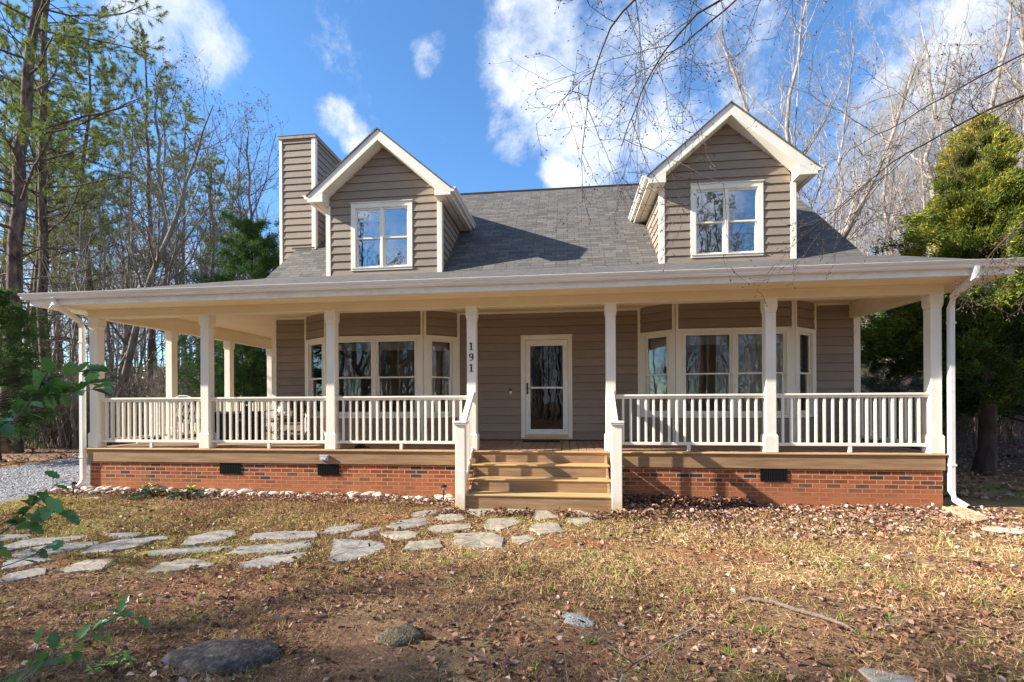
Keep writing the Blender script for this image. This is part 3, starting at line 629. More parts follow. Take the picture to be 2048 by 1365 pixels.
# dormers
def dormer(c, wc):
    root = empty('dormer', parent=house)
    T = frame((c, YW, 0), (1, 0, 0), (0, -1, 0))
    z0 = 3.60; tip = 6.372
    fr = MB(); gl = MB(); tr = MB(); sd = MB(); bl = MB(); w = wc-c
    wl, wr, wb, wt = w-.695, w+.695, 3.70, 5.175
    iL, iR = -HW+.085, HW-.085
    gL = lambda z: max(iL, -(tip-z)/.843) if z > 5.1 else iL
    gR = lambda z: -gL(z)
    siding(sd, T, iL, wl+.01, z0, 5.13, e=.17, base=3.59); siding(sd, T, wr-.01, iR, z0, 5.13, e=.17, base=3.59); siding(sd, T, wl+.01, wr-.01, z0, wb+.01, e=.17, base=3.59)
    siding(sd, T, iL, iR, 5.132, tip, e=.17, base=3.59, uL=gL, uR=gR)
    for s in (-1, 1):
        Ts = frame((c+s*(HW-.01), YW, 0), (0, 1, 0), (s, 0, 0))
        siding(sd, Ts, .08, 2, 3.55, 5.14, e=.17, base=3.59, uL=lambda z: .0, uR=lambda z: max(.0, YR0+(z-ZR0)/SL-YW+.03))
        tr.box(min(s*HW, s*(HW-.088)), max(s*HW, s*(HW-.088)), 0, .03, z0, 5.14, T)
        tr.box(min(s*(HW), s*(HW+.018)), max(s*HW, s*(HW+.018)), -.09, .0298, z0, 5.14, T)
    # window: casing, mullion, two double-hung units
    tr.box(wl, wl+.10, -.03, .035, wb+.06, wt-.10, T); tr.box(wr-.10, wr, -.03, .035, wb+.06, wt-.10, T); tr.box(wl, wr, -.03, .035, wt-.10, wt, T)
    tr.box(wl-.012, wr+.012, -.0, .055, wt, wt+.018, T); tr.box(wl, wr, -.03, .035, wb, wb+.06, T); tr.box(wl-.004, wr+.004, .035, .05, wb+.045, wb+.062, T)
    tr.box(w-.025, w+.025, -.03, .02, wb+.06, wt-.10, T)
    for p, q in ((wl+.10, w-.025), (w+.025, wr-.10)):
        sash(T, p, q, wb+.065, wt-.10, (wb+wt)/2-.02, fr, gl, .03, .05)
        blind(T, p, q, wt-.13, bl, .14 if c > 0 else .07)
    sd.build('dormer_siding', M['siding'], root); tr.build('dormer_trim', M['trim'], root, bevel=.003); fr.build('dormer_sash', M['trim'], root)
    gl.build('dormer_glass', M['dormer_glass'], root); bl.build('dormer_blind', M['blind'], root)
    m = MB()
    m.box(c-1.2, c+1.2, 3.6, 3.65, 3.6, 5.4); m.box(c-1.26, c-1.22, YW+.02, 3.65, 3.6, 5.4); m.box(c+1.22, c+1.26, YW+.02, 3.65, 3.6, 5.4); m.box(c-1.26, c+1.26, YW+.02, 3.65, 5.3, 5.34); m.box(c-1.26, c+1.26, YW+.02, 3.65, 3.56, 3.6)
    m.build('dormer_room', M['plaster'], root)
    yf = 1.83
    k = .843; ez = 5.285; ex = 1.60; rz = ez+ex*k
    m = MB()
    for s in (-1, 1):
        def q(dz): 
            e0 = (c+s*ex, yf-.02, ez+dz); r0 = (c, yf-.02, rz+dz)
            return [e0, r0, (c, vy(rz)+.1, rz+dz), (c+s*ex, vy(ez)+.05, ez+dz)]
        m.hexa(q(-.03), q(0))
    m.build('dormer_roof', M['shingle_x'], root)
    # rake with boxed returns
    m = MB(); Tf = frame((c, yf+.04, 0), (1, 0, 0), (0, -1, 0))
    for s in (-1, 1):
        f = lambda L: [(s*a, b) for a, b in L]
        m.prism(f([(0, rz-.032), (1.575, ez-.012), (1.575, ez-.14), (1.235, 5.335), (0, 6.375)]), (0, .04), Tf)
        m.prism(f([(1.575, 5.145), (1.575, 5.145+.002), (1.235, 5.33), (1.235, 5.133), (1.575, 5.133)]), (0, .0399), Tf)
        # sloping soffit between rake and wall, return box, level eave soffit, fascia
        m.prism(f([(0, 6.375), (1.235, 5.335), (1.235, 5.375), (0, 6.415)]), (-.285, -.0), Tf)
        xa, xb = sorted((c+s*1.235, c+s*1.575))
        m.box(xa, xb, yf+.04, vy(5.13)+.12, 5.135, 5.15)
        xa, xb = sorted((c+s*1.235, c+s*1.25)); m.box(xa, xb, yf+.04, YW, 5.15, 5.34)
        xa, xb = sorted((c+s*1.555, c+s*1.575)); m.box(xa, xb, yf+.04, vy(5.15)+.1, 5.15, 5.255)
    m.build('dormer_rake', M['trim'], root, bevel=.002)
    v = MB()
    for s in (-1, 1):
        y = yf+.1
        while y < 3.8: xa = c+s*1.46; v.box(xa-.012, xa+.012, y, y+.022, 5.1338, 5.1349); y += .045
    v.build('dormer_vent', M['dark'], root)['kind'] = 'stuff'
    for s in (-1, 1):
        pr = [(a+.536, b-2.735+5.29) for a, b in prof]
        Tg = lambda u, a, b, s=s: (c+s*(1.578-a), u, b)
        g = MB(); n = len(pr); ya, yb = yf-.0, vy(5.19)+.02
        g.add([Tg(ya, a, b) for a, b in pr]+[Tg(yb, a, b) for a, b in pr], [(i, (i+1) % n, (i+1) % n+n, i+n) for i in range(n)])
        e = [pr[i] for i in (0, 1, 2, 3, 4, 5, 6)]
        for yy in (ya, yb): g.add([Tg(yy, a, b) for a, b in e], [tuple(range(7))])
        g.build('dormer_gutter', M['metal'], root)
dormer(DX[0], -4.027); dormer(DX[1], 3.168)
m = MB(); m.tube([(-6.9, 1.5, CEIL-.009), (-6.9, 1.5, CEIL-.0045)], .085, 20); m.build('recessed_light', M['white'], house)

# ------------------------------------------------------------------ ground
def vnoise(x, y, s, seed=0):
    r = np.random.RandomState(seed); o = 0
    for k in range(7):
        a = r.uniform(0, 2*math.pi); f = s*r.uniform(.6, 1.9); p = r.uniform(0, 6.28)
        o = o+np.sin((x*math.cos(a)+y*math.sin(a))*f+p+1.3*np.sin((y*math.cos(a)-x*math.sin(a))*f*.7+p))
    return o/7
def grid(lo, hi, c0, c1, st):
    core = np.arange(c0, c1+1e-6, st); a = [c0]; k = st
    while a[-1] > lo: k *= 1.35; a.append(a[-1]-k)
    b = [c1]; k = st
    while b[-1] < hi: k *= 1.35; b.append(b[-1]+k)
    return np.concatenate([a[:0:-1], core, b[1:]])
gx = grid(-400, 400, -14, 9, .16); gy = grid(-300, 500, -7, 6, .16)
X, Y = np.meshgrid(gx, gy); Zg = gz(X, Y)
V = np.stack([X.ravel(), Y.ravel(), Zg.ravel()], 1); nx = len(gx); ny = len(gy)
i = (np.arange(ny-1)[:, None]*nx+np.arange(nx-1)[None]).ravel()
Fq = np.stack([i, i+1, i+1+nx, i+nx], 1)
def ground_mat():
    m = bpy.data.materials.new('lawn_soil_and_litter'); m.use_nodes = True; t = m.node_tree; L = t.links.new
    b = t.nodes['Principled BSDF']; b.inputs['Roughness'].default_value = .95; b.inputs['Specular IOR Level'].default_value = .1
    tc = N(t, 'ShaderNodeTexCoord'); P = tc.outputs['Object']
    def noise(s, d=6., r=.6):
        n = N(t, 'ShaderNodeTexNoise', _Scale=s, _Detail=d, _Roughness=r); L(P, n.inputs['Vector']); return n.outputs[0]
    def ramp(src, st):
        cr = N(t, 'ShaderNodeValToRGB'); L(src, cr.inputs[0]); e = cr.color_ramp.elements
        while len(e) < len(st): e.new(.5)
        for k, (p, c) in enumerate(st): e[k].position = p; e[k].color = (*c, 1)
        return cr.outputs[0]
    def mix(f, a, c):
        x = N(t, 'ShaderNodeMix', data_type='RGBA')
        if isinstance(f, float): x.inputs['Factor'].default_value = f
        else: L(f, x.inputs['Factor'])
        L(a, x.inputs['A'])
        if isinstance(c, tuple): x.inputs['B'].default_value = (*c, 1)
        else: L(c, x.inputs['B'])
        return x.outputs['Result']
    def mr(src, a, c, hi=1.):
        n = N(t, 'ShaderNodeMapRange', interpolation_type='SMOOTHSTEP'); L(src, n.inputs['Value']); n.inputs['From Min'].default_value = a; n.inputs['From Max'].default_value = c; n.inputs['To Max'].default_value = hi; return n.outputs[0]
    def mth(op, a, c):
        n = N(t, 'ShaderNodeMath', operation=op, use_clamp=True)
        for k, v in enumerate((a, c)):
            if isinstance(v, (int, float)): n.inputs[k].default_value = v
            else: L(v, n.inputs[k])
        return n.outputs[0]
    def blob(x, y, rx, ry):
        a = N(t, 'ShaderNodeVectorMath', operation='SUBTRACT'); L(P, a.inputs[0]); a.inputs[1].default_value = (x, y, 0)
        c = N(t, 'ShaderNodeVectorMath', operation='MULTIPLY'); L(a.outputs[0], c.inputs[0]); c.inputs[1].default_value = (1/rx, 1/ry, 0)
        d = N(t, 'ShaderNodeVectorMath', operation='LENGTH'); L(c.outputs[0], d.inputs[0])
        return mr(d.outputs['Value'], 1.2, .2)
    base = ramp(noise(30, 8, .7), [(.3, (.09, .045, .026)), (.45, (.19, .10, .054)), (.6, (.30, .18, .09)), (.75, (.40, .28, .15))])
    straw = ramp(noise(55, 6, .7), [(.3, (.22, .13, .06)), (.5, (.44, .30, .14)), (.7, (.58, .43, .22))])
    col = mix(mr(noise(1.3, 4, .6), .42, .62, .7), base, straw)
    mo = None
    for bl in ((-6.3, -2.6, 2.2, .9), (-7.6, -1.6, 2.0, .8), (-4.3, -3.2, 1.6, .6), (-8.5, -1.0, 1.2, .7), (.2, -1.4, .6, .35), (7.5, 1.6, 1.8, 1.2), (6.8, -.6, 1.5, .5), (-13, 6.5, 1.6, 3), (2.6, -4.4, .6, .4)):
        q = blob(*bl); mo = q if mo is None else mth('MAXIMUM', mo, q)
    mo = mth('MULTIPLY', mo, mr(noise(3.5, 6, .65), .38, .6))
    col = mix(mo, col, ramp(noise(70, 4), [(.3, (.09, .10, .02)), (.55, (.24, .25, .05)), (.75, (.42, .40, .12))]))
    cl = None
    for bl in ((1.6, -2.5, 1.6, .35), (1.0, -3.0, 1.1, .3), (.2, -2.4, 1.0, .3), (-.4, -3.2, .7, .3), (3.0, -3.6, .9, .3), (.1, -4.7, .8, .35), (-2.6, -1.5, 1.0, .4), (2.5, -.12, 4.5, .25), (-3.2, -4.2, 1.3, .5), (-1.5, -3.7, 1.0, .35), (2.2, -4.3, .9, .3), (4.2, -2.9, .9, .3), (3.4, -1.7, 1.0, .3), (-5.5, -3.6, .9, .35), (-.5, -1.15, 2, .3), (-5.5, -.1, 4, .2)):
        q = blob(*bl); cl = q if cl is None else mth('MAXIMUM', cl, q)
    cl = mth('MULTIPLY', cl, mr(noise(4.5, 6, .65), .36, .56, .9))
    col = mix(cl, col, ramp(noise(25, 6), [(.3, (.20, .075, .03)), (.7, (.42, .19, .09))]))
    # woodland floor away from the lawn
    s = N(t, 'ShaderNodeSeparateXYZ'); L(P, s.inputs[0])
    litter = ramp(noise(42, 9, .75), [(.3, (.05, .026, .02)), (.45, (.15, .082, .058)), (.58, (.27, .165, .12)), (.72, (.42, .30, .23))])
    col = mix(mr(s.outputs[1], -3.3, -3.9, .45), col, litter)
    wood = ramp(noise(14, 10, .75), [(.3, (.05, .03, .022)), (.45, (.13, .082, .058)), (.6, (.25, .17, .125)), (.72, (.36, .27, .21))])
    col = mix(mr(s.outputs[1], 3., 6.5), col, wood)
    L(col, b.inputs['Base Color'])
    bp = N(t, 'ShaderNodeBump', _Strength=.9, _Distance=.03); L(noise(38, 8, .75), bp.inputs['Height']); L(bp.outputs[0], b.inputs['Normal'])
    return m
o = npmesh('ground', V, [Fq], ground_mat(), smooth=True); tag(o, kind='structure')

# gravel drive beside the house
DRV = [(-9.3, .3), (-9.1, -1.2), (-9.7, -2.3), (-11, -3.3), (-14, -4.2), (-16.5, -2), (-13.7, 2), (-14.3, 4.6), (-15.5, 9), (-17, 16), (-12, 16), (-10.2, 8), (-9.55, 3)]
def inside(px, py, poly):
    c = np.zeros(len(px), bool); n = len(poly)
    for i in range(n):
        x0, y0 = poly[i]; x1, y1 = poly[(i+1) % n]
        c ^= ((y0 > py) != (y1 > py)) & (px < (x1-x0)*(py-y0)/(y1-y0+1e-12)+x0)
    return c
def edge_dist(px, py, poly):
    d = np.full(len(px), 1e9); n = len(poly)
    for i in range(n):
        a = np.array(poly[i]); b = np.array(poly[(i+1) % n]); u = b-a; t = np.clip(((px-a[0])*u[0]+(py-a[1])*u[1])/(u@u), 0, 1)
        d = np.minimum(d, np.hypot(px-a[0]-t*u[0], py-a[1]-t*u[1]))
    return d
gx2 = np.arange(-18, -8.6, .13); gy2 = np.arange(-5, 16.5, .13); X, Y = np.meshgrid(gx2, gy2); xf, yf_ = X.ravel(), Y.ravel()
ins = np.where(inside(xf, yf_, DRV), 1, -1)*edge_dist(xf, yf_, DRV)+.12*vnoise(xf, yf_, 6, 3)
Zd = gz(xf, yf_)+np.clip(ins*.12, -.03, .018)+.004*vnoise(xf, yf_, 9, 5)
nx = len(gx2); i = (np.arange(len(gy2)-1)[:, None]*nx+np.arange(nx-1)[None]).ravel(); Fq = np.stack([i, i+1, i+1+nx, i+nx], 1)
Fq = Fq[(ins[Fq] > -.1).all(1)]
gm = mat('grey_gravel', (.4, .4, .42), .9, stops=[(.32, (.07, .07, .075)), (.45, (.16, .16, .17)), (.6, (.28, .28, .29)), (.75, (.42, .41, .40))], vscale=42, bump=1.0, bscale=45, detail=4)
o = npmesh('gravel_drive', np.stack([xf, yf_, Zd], 1), [Fq], gm, smooth=True); tag(o, kind='structure')

# ------------------------------------------------------------------ flagstones
FS = [[(425,245),(500,240),(560,240),(567,246),(520,262),(435,258)], [(560,262),(580,250),(650,245),(668,250),(665,258),(600,265)],
 [(10,310),(30,290),(120,270),(230,262),(340,255),(345,262),(230,282),(110,300),(20,315)], [(40,335),(140,300),(250,285),(385,278),(385,290),(230,322),(100,332)],
 [(320,325),(370,295),(480,270),(600,262),(612,270),(540,298),(440,315)], [(510,325),(560,300),(700,290),(930,280),(932,290),(840,305),(700,318)],
 [(730,280),(760,250),(850,230),(935,218),(942,240),(900,262),(780,280)], [(1005,262),(1020,240),(1120,232),(1255,230),(1268,252),(1200,260),(1060,264)],
 [(920,320),(960,295),(1100,285),(1235,270),(1240,295),(1150,312),(980,320)], [(955,375),(960,355),(1080,325),(1225,315),(1170,355),(1060,375)],
 [(585,390),(650,350),(750,332),(850,352),(840,365),(720,380)], [(250,400),(270,375),(350,348),(455,348),(400,390),(340,395)],
 [(10,385),(15,360),(80,340),(190,338),(200,350),(90,375)], [(-20,435),(40,405),(130,385),(180,382),(180,405),(60,430)],
 [(1280,230),(1320,208),(1450,200),(1430,218),(1340,235)], [(1395,250),(1420,230),(1520,208),(1525,222),(1460,248)],
 [(1550,212),(1600,190),(1690,180),(1720,200),(1640,220),(1590,225)], [(1525,240),(1580,232),(1675,238),(1660,258),(1590,268)],
 [(1315,350),(1340,260),(1440,262),(1530,270),(1545,295),(1440,335),(1335,352)], [(1615,310),(1640,280),(1750,272),(1772,300),(1700,310)],
 [(1820,240),(1960,232),(2010,255),(2005,290),(1900,298),(1820,280)], [(1710,215),(1740,205),(1880,197),(1880,215),(1790,235),(1725,235)],
 [(1625,168),(1660,148),(1740,138),(1755,150),(1700,165)], [(1735,168),(1760,155),(1840,153),(1865,172),(1800,188),(1745,182)],
 [(1765,135),(1800,132),(1815,142),(1780,143)], [(1860,135),(1960,128),(1980,145),(1920,165),(1880,155)], [(1940,195),(1960,175),(2060,172),(2085,190),(2000,220),(1950,215)],
 [(2128,170),(2143,145),(2188,143),(2233,172),(2158,182)], [(2283,150),(2303,140),(2433,168),(2388,172)], [(2263,170),(2348,168),(2378,182),(2318,198),(2283,192)],
 [(2118,215),(2148,197),(2228,195),(2253,230),(2158,238)], [(2046,245),(2108,240),(2143,255),(2088,270),(2052,265)], [(2034,140),(2108,143),(2080,156),(2030,155)],
 [(-10,250),(60,247),(130,250),(60,268),(-10,275)]]
FL = ['small narrow grey flagstone, upper row left of the long grey ones', 'thin grey sliver of flagstone beside the small narrow one, upper row', 'long grey flagstone at the upper left by the holly leaves', 'long grey flagstone below the upper left one', 'long tapering grey flagstone left of the longest one',
 'longest and thinnest grey flagstone in the middle of the left rows', 'big rounded grey flagstone with a raised right end, upper row', 'wide flat grey flagstone at the right of the upper row', 'long grey flagstone with a straight right edge, middle row', 'pointed grey flagstone under the long straight edged one',
 'fan shaped tan and grey flagstone in the lower row', 'layered tan flagstone with ragged edges at lower left', 'grey flagstone at the left edge, second lowest', 'pale flagstone lowest at the left edge of the picture',
 'pale oval flagstone above the big wedge shaped one', 'slim grey flagstone between the wedge shaped one and the steps', 'grey lens shaped flagstone right of the slim one', 'low buff flagstone right of the wedge shaped one, half in soil',
 'big wedge shaped grey flagstone with its narrow corner towards the viewer', 'small pale flagstone right of the big wedge', 'big pale rectangular flagstone nearest the viewer in front of the steps', 'long tan flagstone behind the big rectangular one',
 'thin grey flagstone leftmost of those near the steps', 'buff flagstone just right of the thin grey one near the steps', 'tiny flagstone close to the left newel', 'tan flagstone right in front of the left newel', 'tan flagstone in the middle of the path before the steps',
 'small square flagstone in front of the middle of the steps', 'long pointed flagstone nearest the right newel', 'small rounded flagstone just below the pointed one by the right newel', 'four sided tan flagstone farthest right of the middle path', 'low buff flagstone half sunk in soil right of the big rectangular one', 'thin flagstone tight against the bottom step', 'grey flagstone touching the left edge, topmost there']
slate = mat('grey_flagstone', (.33, .33, .35), .85, stops=[(.28, (.10, .085, .068)), (.42, (.20, .18, .155)), (.56, (.28, .255, .225)), (.66, (.34, .27, .19)), (.8, (.40, .35, .28))], vscale=4, vdist=(1, 2.2, 1), bump=.7, bscale=16, detail=10)
buff = mat('buff_flagstone', (.45, .38, .28), .85, stops=[(.28, (.16, .13, .10)), (.45, (.29, .245, .18)), (.6, (.38, .32, .23)), (.8, (.44, .39, .31))], vscale=4, vdist=(1, 2.2, 1), bump=.7, bscale=16, detail=10)
FSW = []
rg = np.random.RandomState(7)
for k, poly in enumerate(FS):
    w = np.array([onZ(x/2, 950+y/2, -.785)[:2] for x, y in poly])
    w = w.mean(0)+(w-w.mean(0))*1.06
    FSW.append([tuple(p) for p in w])
    c = w.mean(0); pts = []
    for i in range(len(w)):                                   # ragged outline
        a, b = w[i], w[(i+1) % len(w)]; L_ = np.linalg.norm(b-a); n = max(1, int(L_/.07))
        for j in range(n):
            p = a+(b-a)*j/n; pts.append(p+rg.normal(0, .004 if j == 0 else .007, 2)*(1, 1.2))
    pts = np.array(pts); n = len(pts)
    zt = float(gz(*c))+.014+rg.uniform(-.006, .010); tx, ty = rg.normal(0, .008, 2)
    ring = lambda s, dz: [(c[0]+(p[0]-c[0])*s, c[1]+(p[1]-c[1])*s, zt+dz+tx*(p[0]-c[0])+ty*(p[1]-c[1])+rg.normal(0, .0025)) for p in pts]
    vs = ring(1.0, -.09)+ring(1.01, -.012)+ring(.97, .0)+ring(.62, .004)+[(c[0], c[1], zt+.004)]
    fs = []
    for r_ in range(3): fs += [(r_*n+i, r_*n+(i+1) % n, (r_+1)*n+(i+1) % n, (r_+1)*n+i) for i in range(n)]
    fs += [(3*n+i, 3*n+(i+1) % n, 4*n) for i in range(n)]
    mb = MB(); mb.add(vs, fs); o = mb.build('flagstone', buff if k in (10, 11, 17, 19, 20, 21, 23, 25, 26, 27, 28, 29, 30, 31, 32) else slate)
    tag(o, FL[k], 'flagstone', 'flagstones of the garden path')

# ------------------------------------------------------------------ stones
import bmesh
def rock_mesh(name, seed, sub=3, flat=.6, rough=.18):
    b = bmesh.new(); bmesh.ops.create_icosphere(b, subdivisions=sub, radius=.5); r = np.random.RandomState(seed)
    dirs = r.normal(0, 1, (9, 3)); dirs /= np.linalg.norm(dirs, axis=1)[:, None]; cut = r.uniform(.30, .46, 9); ph = r.uniform(0, 6, (5, 3)); fr = r.uniform(3, 9, (5, 3))
    for v in b.verts:
        p = np.array(v.co)
        for d_, c_ in zip(dirs, cut):
            q = p@d_
            if q > c_: p = p-d_*(q-c_)*.85
        p = p*(1+rough*sum(math.sin(f@p+h[0])*.2 for f, h in zip(fr*2, ph)))
        v.co = (p[0]*1.1, p[1]*.9, p[2]*flat)
    me = bpy.data.meshes.new(name); b.to_mesh(me); b.free(); me.shade_smooth(); return me
def rock(name, me, m, loc, sc, rz):
    if not me.materials: me.materials.append(m)
    o = bpy.data.objects.new(name, me); COL.objects.link(o); o.location = loc; o.scale = sc; o.rotation_euler = (0, 0, rz); return o
rm = mat('pale_bed_rock', (.55, .43, .33), .85, stops=[(.3, (.34, .22, .15)), (.45, (.52, .40, .30)), (.6, (.64, .54, .45)), (.8, (.72, .66, .58))], vscale=3.2, bump=.5, bscale=9)
rmes = [rock_mesh('bed_rock', s, 2, .62) for s in range(7)]
rg = random.Random(12); k = 0; rocks = 0
for n in range(250):
    x = rg.uniform(-9.15, -1.85)
    if -7.95 < x < -6.75 and rg.random() < .75: continue
    dense = x < -8.0
    if not dense and rg.random() < .38: continue
    y = rg.uniform(-.42, -.03) if dense else rg.gauss(-.13, .07)
    s = rg.uniform(.075, .20)*(1.2 if -6.7 < x < -5.5 else 1)
    if y > -.02: continue
    o = rock('bed_rock', rmes[n % 7], rm, (x, y, float(gz(x, y))+s*.12), (s*1.25, s, s*rg.uniform(.8, 1.15)), rg.uniform(0, 6.3)); rocks += 1
    tag(o, 'one of the pale pinkish rocks lining the brick skirt left of the steps', 'rock', 'pale rocks along the brick skirt')
bm_ = mat('dark_lichen_boulder', (.09, .085, .085), .9, stops=[(.3, (.025, .020, .018)), (.5, (.06, .048, .042)), (.64, (.12, .10, .085)), (.72, (.40, .37, .32))], vscale=9, bump=.8, bscale=22, detail=12)
c = onZ(438, 1318, -.79); o = rock('boulder', rock_mesh('boulder', 31, 4, .5, .06), bm_, (c[0], c[1], -.80), (.70, .52, .31), .25)
tag(o, 'large flat topped dark boulder sunk in the lawn at lower left', 'boulder')
mm = mat('mossy_rock', (.10, .095, .06), .95, stops=[(.35, (.06, .042, .03)), (.5, (.13, .10, .06)), (.65, (.19, .16, .085)), (.75, (.28, .26, .22))], vscale=14, bump=1, bscale=20)
c = onZ(802, 1272, -.79); o = rock('mossy_rock', rock_mesh('mossy_rock', 5, 3, .8, .25), mm, (c[0], c[1], -.82), (.31, .25, .26), .4); tag(o, 'small brown mossy rock poking out of the lawn right of the boulder', 'rock')
wl = mat('pale_lichen_stone', (.5, .5, .46), .9, stops=[(.38, (.10, .10, .10)), (.5, (.27, .27, .25)), (.62, (.48, .47, .43))], vscale=18, bump=.6)
c = onZ(1152, 1240, -.79); o = rock('pale_stone', rock_mesh('pale_stone', 8, 3, .35, .1), wl, (c[0], c[1], -.79), (.27, .20, .12), -.5); tag(o, 'pale lichen spotted stone lying in the lawn below the path', 'rock')
c = onZ(1785, 1362, -.79); o = rock('grey_stone', rock_mesh('grey_stone', 9, 3, .3, .1), slate, (c[0], c[1], -.79), (.30, .30, .16), -.4); tag(o, 'flat grey stone at the bottom edge of the lawn on the right', 'rock')
for i, (px, py, s) in enumerate(((2000, 1062, .24), (2035, 1066, .2), (170, 986, .30), (185, 1000, .2), (1303, 996, .10))):
    c = onZ(px, py, -.79); o = rock('pale_rock', rock_mesh('pale_rock', 40+i, 3, .5, .1), rm, (c[0], c[1], -.78), (s*1.4, s, s*.6), .4*i)
    tag(o, ['pinkish rock right of the splash block', 'pinkish rock at the right edge beyond the splash block', 'long pale stone at the foot of the left downspout', 'pale stone before the left downspout', 'small orange rock in the leaves right of the steps'][i], 'rock')
# half buried root
pts = [onZ(x, y, -.785)+np.array([0, 0, h-.006]) for x, y, h in ((1462, 1200, -.02), (1500, 1199, .012), (1545, 1206, .016), (1590, 1220, .01), (1640, 1234, .012), (1690, 1250, .006), (1730, 1272, -.02))]
m = MB(); m.tube(pts, [.010, .017, .019, .016, .018, .014, .008], 7); o = m.build('tree_root', mat('grey_root', (.27, .20, .145), .9, var=(.12, .085, .06), vscale=14, bump=.8), smooth=True); tag(o, 'half buried pale root curving across the lawn', 'root')
# splash block under the right downspout
pc = [onZ(x, y, -.78)[:2] for x, y in ((1884, 1017), (1916, 1014), (1980, 1040), (1950, 1046))]
m = MB()
m.hexa([(p[0], p[1], -.85) for p in pc], [(p[0], p[1], -.765) for p in pc])
cc = np.mean(pc, 0)
for a, b in ((0, 3), (1, 2)):
    p, q = np.array(pc[a]), np.array(pc[b]); i = (cc-p)/np.linalg.norm(cc-p)*.03; j = (cc-q)/np.linalg.norm(cc-q)*.03
    m.hexa([(p[0], p[1], -.7651), (q[0], q[1], -.7651), (q[0]+j[0], q[1]+j[1], -.7651), (p[0]+i[0], p[1]+i[1], -.7651)], [(p[0], p[1], -.745), (q[0], q[1], -.745), (q[0]+j[0], q[1]+j[1], -.745), (p[0]+i[0], p[1]+i[1], -.745)])
o = m.build('splash_block', mat('clay_stained_concrete', (.66, .47, .30), .8, var=(.50, .26, .12), vscale=5, bump=.3), bevel=.004); tag(o, 'clay stained splash block under the right downspout', 'splash block')

# ------------------------------------------------------------------ plants: branch and leaf generators (numpy)
def tubes(P, Rd, sides):
    """P (n,k,3) polylines, Rd (n,k) radii -> verts, quads"""
    n, k, _ = P.shape
    D = np.empty_like(P); D[:, 1:-1] = P[:, 2:]-P[:, :-2]; D[:, 0] = P[:, 1]-P[:, 0]; D[:, -1] = P[:, -1]-P[:, -2]
    D /= np.linalg.norm(D, axis=2, keepdims=True)+1e-9
    ref = np.where(np.abs(D[..., 2:3]) < .8, np.array([0, 0, 1.]), np.array([1., 0, 0])); ref = np.broadcast_to(ref[:, :1], D.shape)
    A = np.cross(D, ref); A /= np.linalg.norm(A, axis=2, keepdims=True)+1e-9; B = np.cross(D, A)
    t = 2*np.pi*np.arange(sides)/sides
    V = P[:, :, None]+(A[:, :, None]*np.cos(t)[:, None]+B[:, :, None]*np.sin(t)[:, None])*Rd[:, :, None, None]
    idx = np.arange(n*k*sides).reshape(n, k, sides); a = idx[:, :-1]; b = idx[:, 1:]
    F = np.stack([a, np.roll(a, -1, 2), np.roll(b, -1, 2), b], -1).reshape(-1, 4)
    return V.reshape(-1, 3), F
class Geo:
    def __init__(s): s.V = []; s.F = {}; s.n = 0; s.val = []
    def add(s, V, F, val=None):
        s.V.append(V); s.F.setdefault(F.shape[1], []).append(F+s.n); s.n += len(V)
        s.val.append(np.full(len(V), .5) if val is None else val)
    def build(s, name, m, parent=None, smooth=False):
        return npmesh(name, np.concatenate(s.V), [np.concatenate(f) for f in s.F.values()], m, parent, np.concatenate(s.val), smooth)
def unit(v): return v/(np.linalg.norm(v, axis=-1, keepdims=True)+1e-9)
def children(rs, P, Rd, per, t0, t1, ang, length, r_ratio, pts, up=0., wob=.12, tpow=1., droop=0., minr=.003):
    """grow `per` branches from every polyline; length is a function of t or a number (times parent length)"""
    n, k, _ = P.shape
    pl = np.linalg.norm(P[:, 1:]-P[:, :-1], axis=2).sum(1)
    t = (t0+(t1-t0)*((np.arange(per)[None]+rs.uniform(0, 1, (n, per)))/per)**tpow)
    f = t*(k-1); i0 = np.clip(f.astype(int), 0, k-2); fr = f-i0; r = np.arange(n)[:, None]
    p0 = P[r, i0]*(1-fr[..., None])+P[r, i0+1]*fr[..., None]; d0 = unit(P[r, i0+1]-P[r, i0]); rad = Rd[r, i0]*(1-fr)+Rd[r, i0+1]*fr
    rv = rs.normal(0, 1, (n, per, 3)); side = unit(rv-(rv*d0).sum(-1, keepdims=True)*d0)
    an = ang*rs.uniform(.7, 1.25, (n, per, 1)); d = unit(d0*np.cos(an)+side*np.sin(an))
    Ln = (length(t) if callable(length) else length)*pl[:, None]*rs.uniform(.65, 1.2, (n, per))
    N_ = n*per; p = p0.reshape(N_, 3); d = d.reshape(N_, 3); Ln = Ln.reshape(N_); out = [p]
    for s in range(pts-1):
        d = unit(d+rs.normal(0, wob, (N_, 3))+np.array([0, 0, up-droop*s/pts])); p = p+d*(Ln/(pts-1))[:, None]; out.append(p)
    Q = np.stack(out, 1); r0 = np.maximum(rad.reshape(N_)*r_ratio, minr)
    return Q, r0[:, None]*np.linspace(1, .35, pts)[None]
def blades(rs, C, D, ln, wd, val, droop=0):
    """thin pointed blades at C along D"""
    n = len(C); rv = rs.normal(0, 1, (n, 3)); S = unit(np.cross(D, rv)); ln = np.broadcast_to(ln, n)[:, None]; wd = np.broadcast_to(wd, n)[:, None]
    tip = C+D*ln; tip[:, 2] -= droop*ln[:, 0]
    V = np.stack([C-S*wd/2, C+S*wd/2, tip], 1).reshape(-1, 3)
    return V, np.arange(3*n).reshape(n, 3), np.repeat(val, 3)
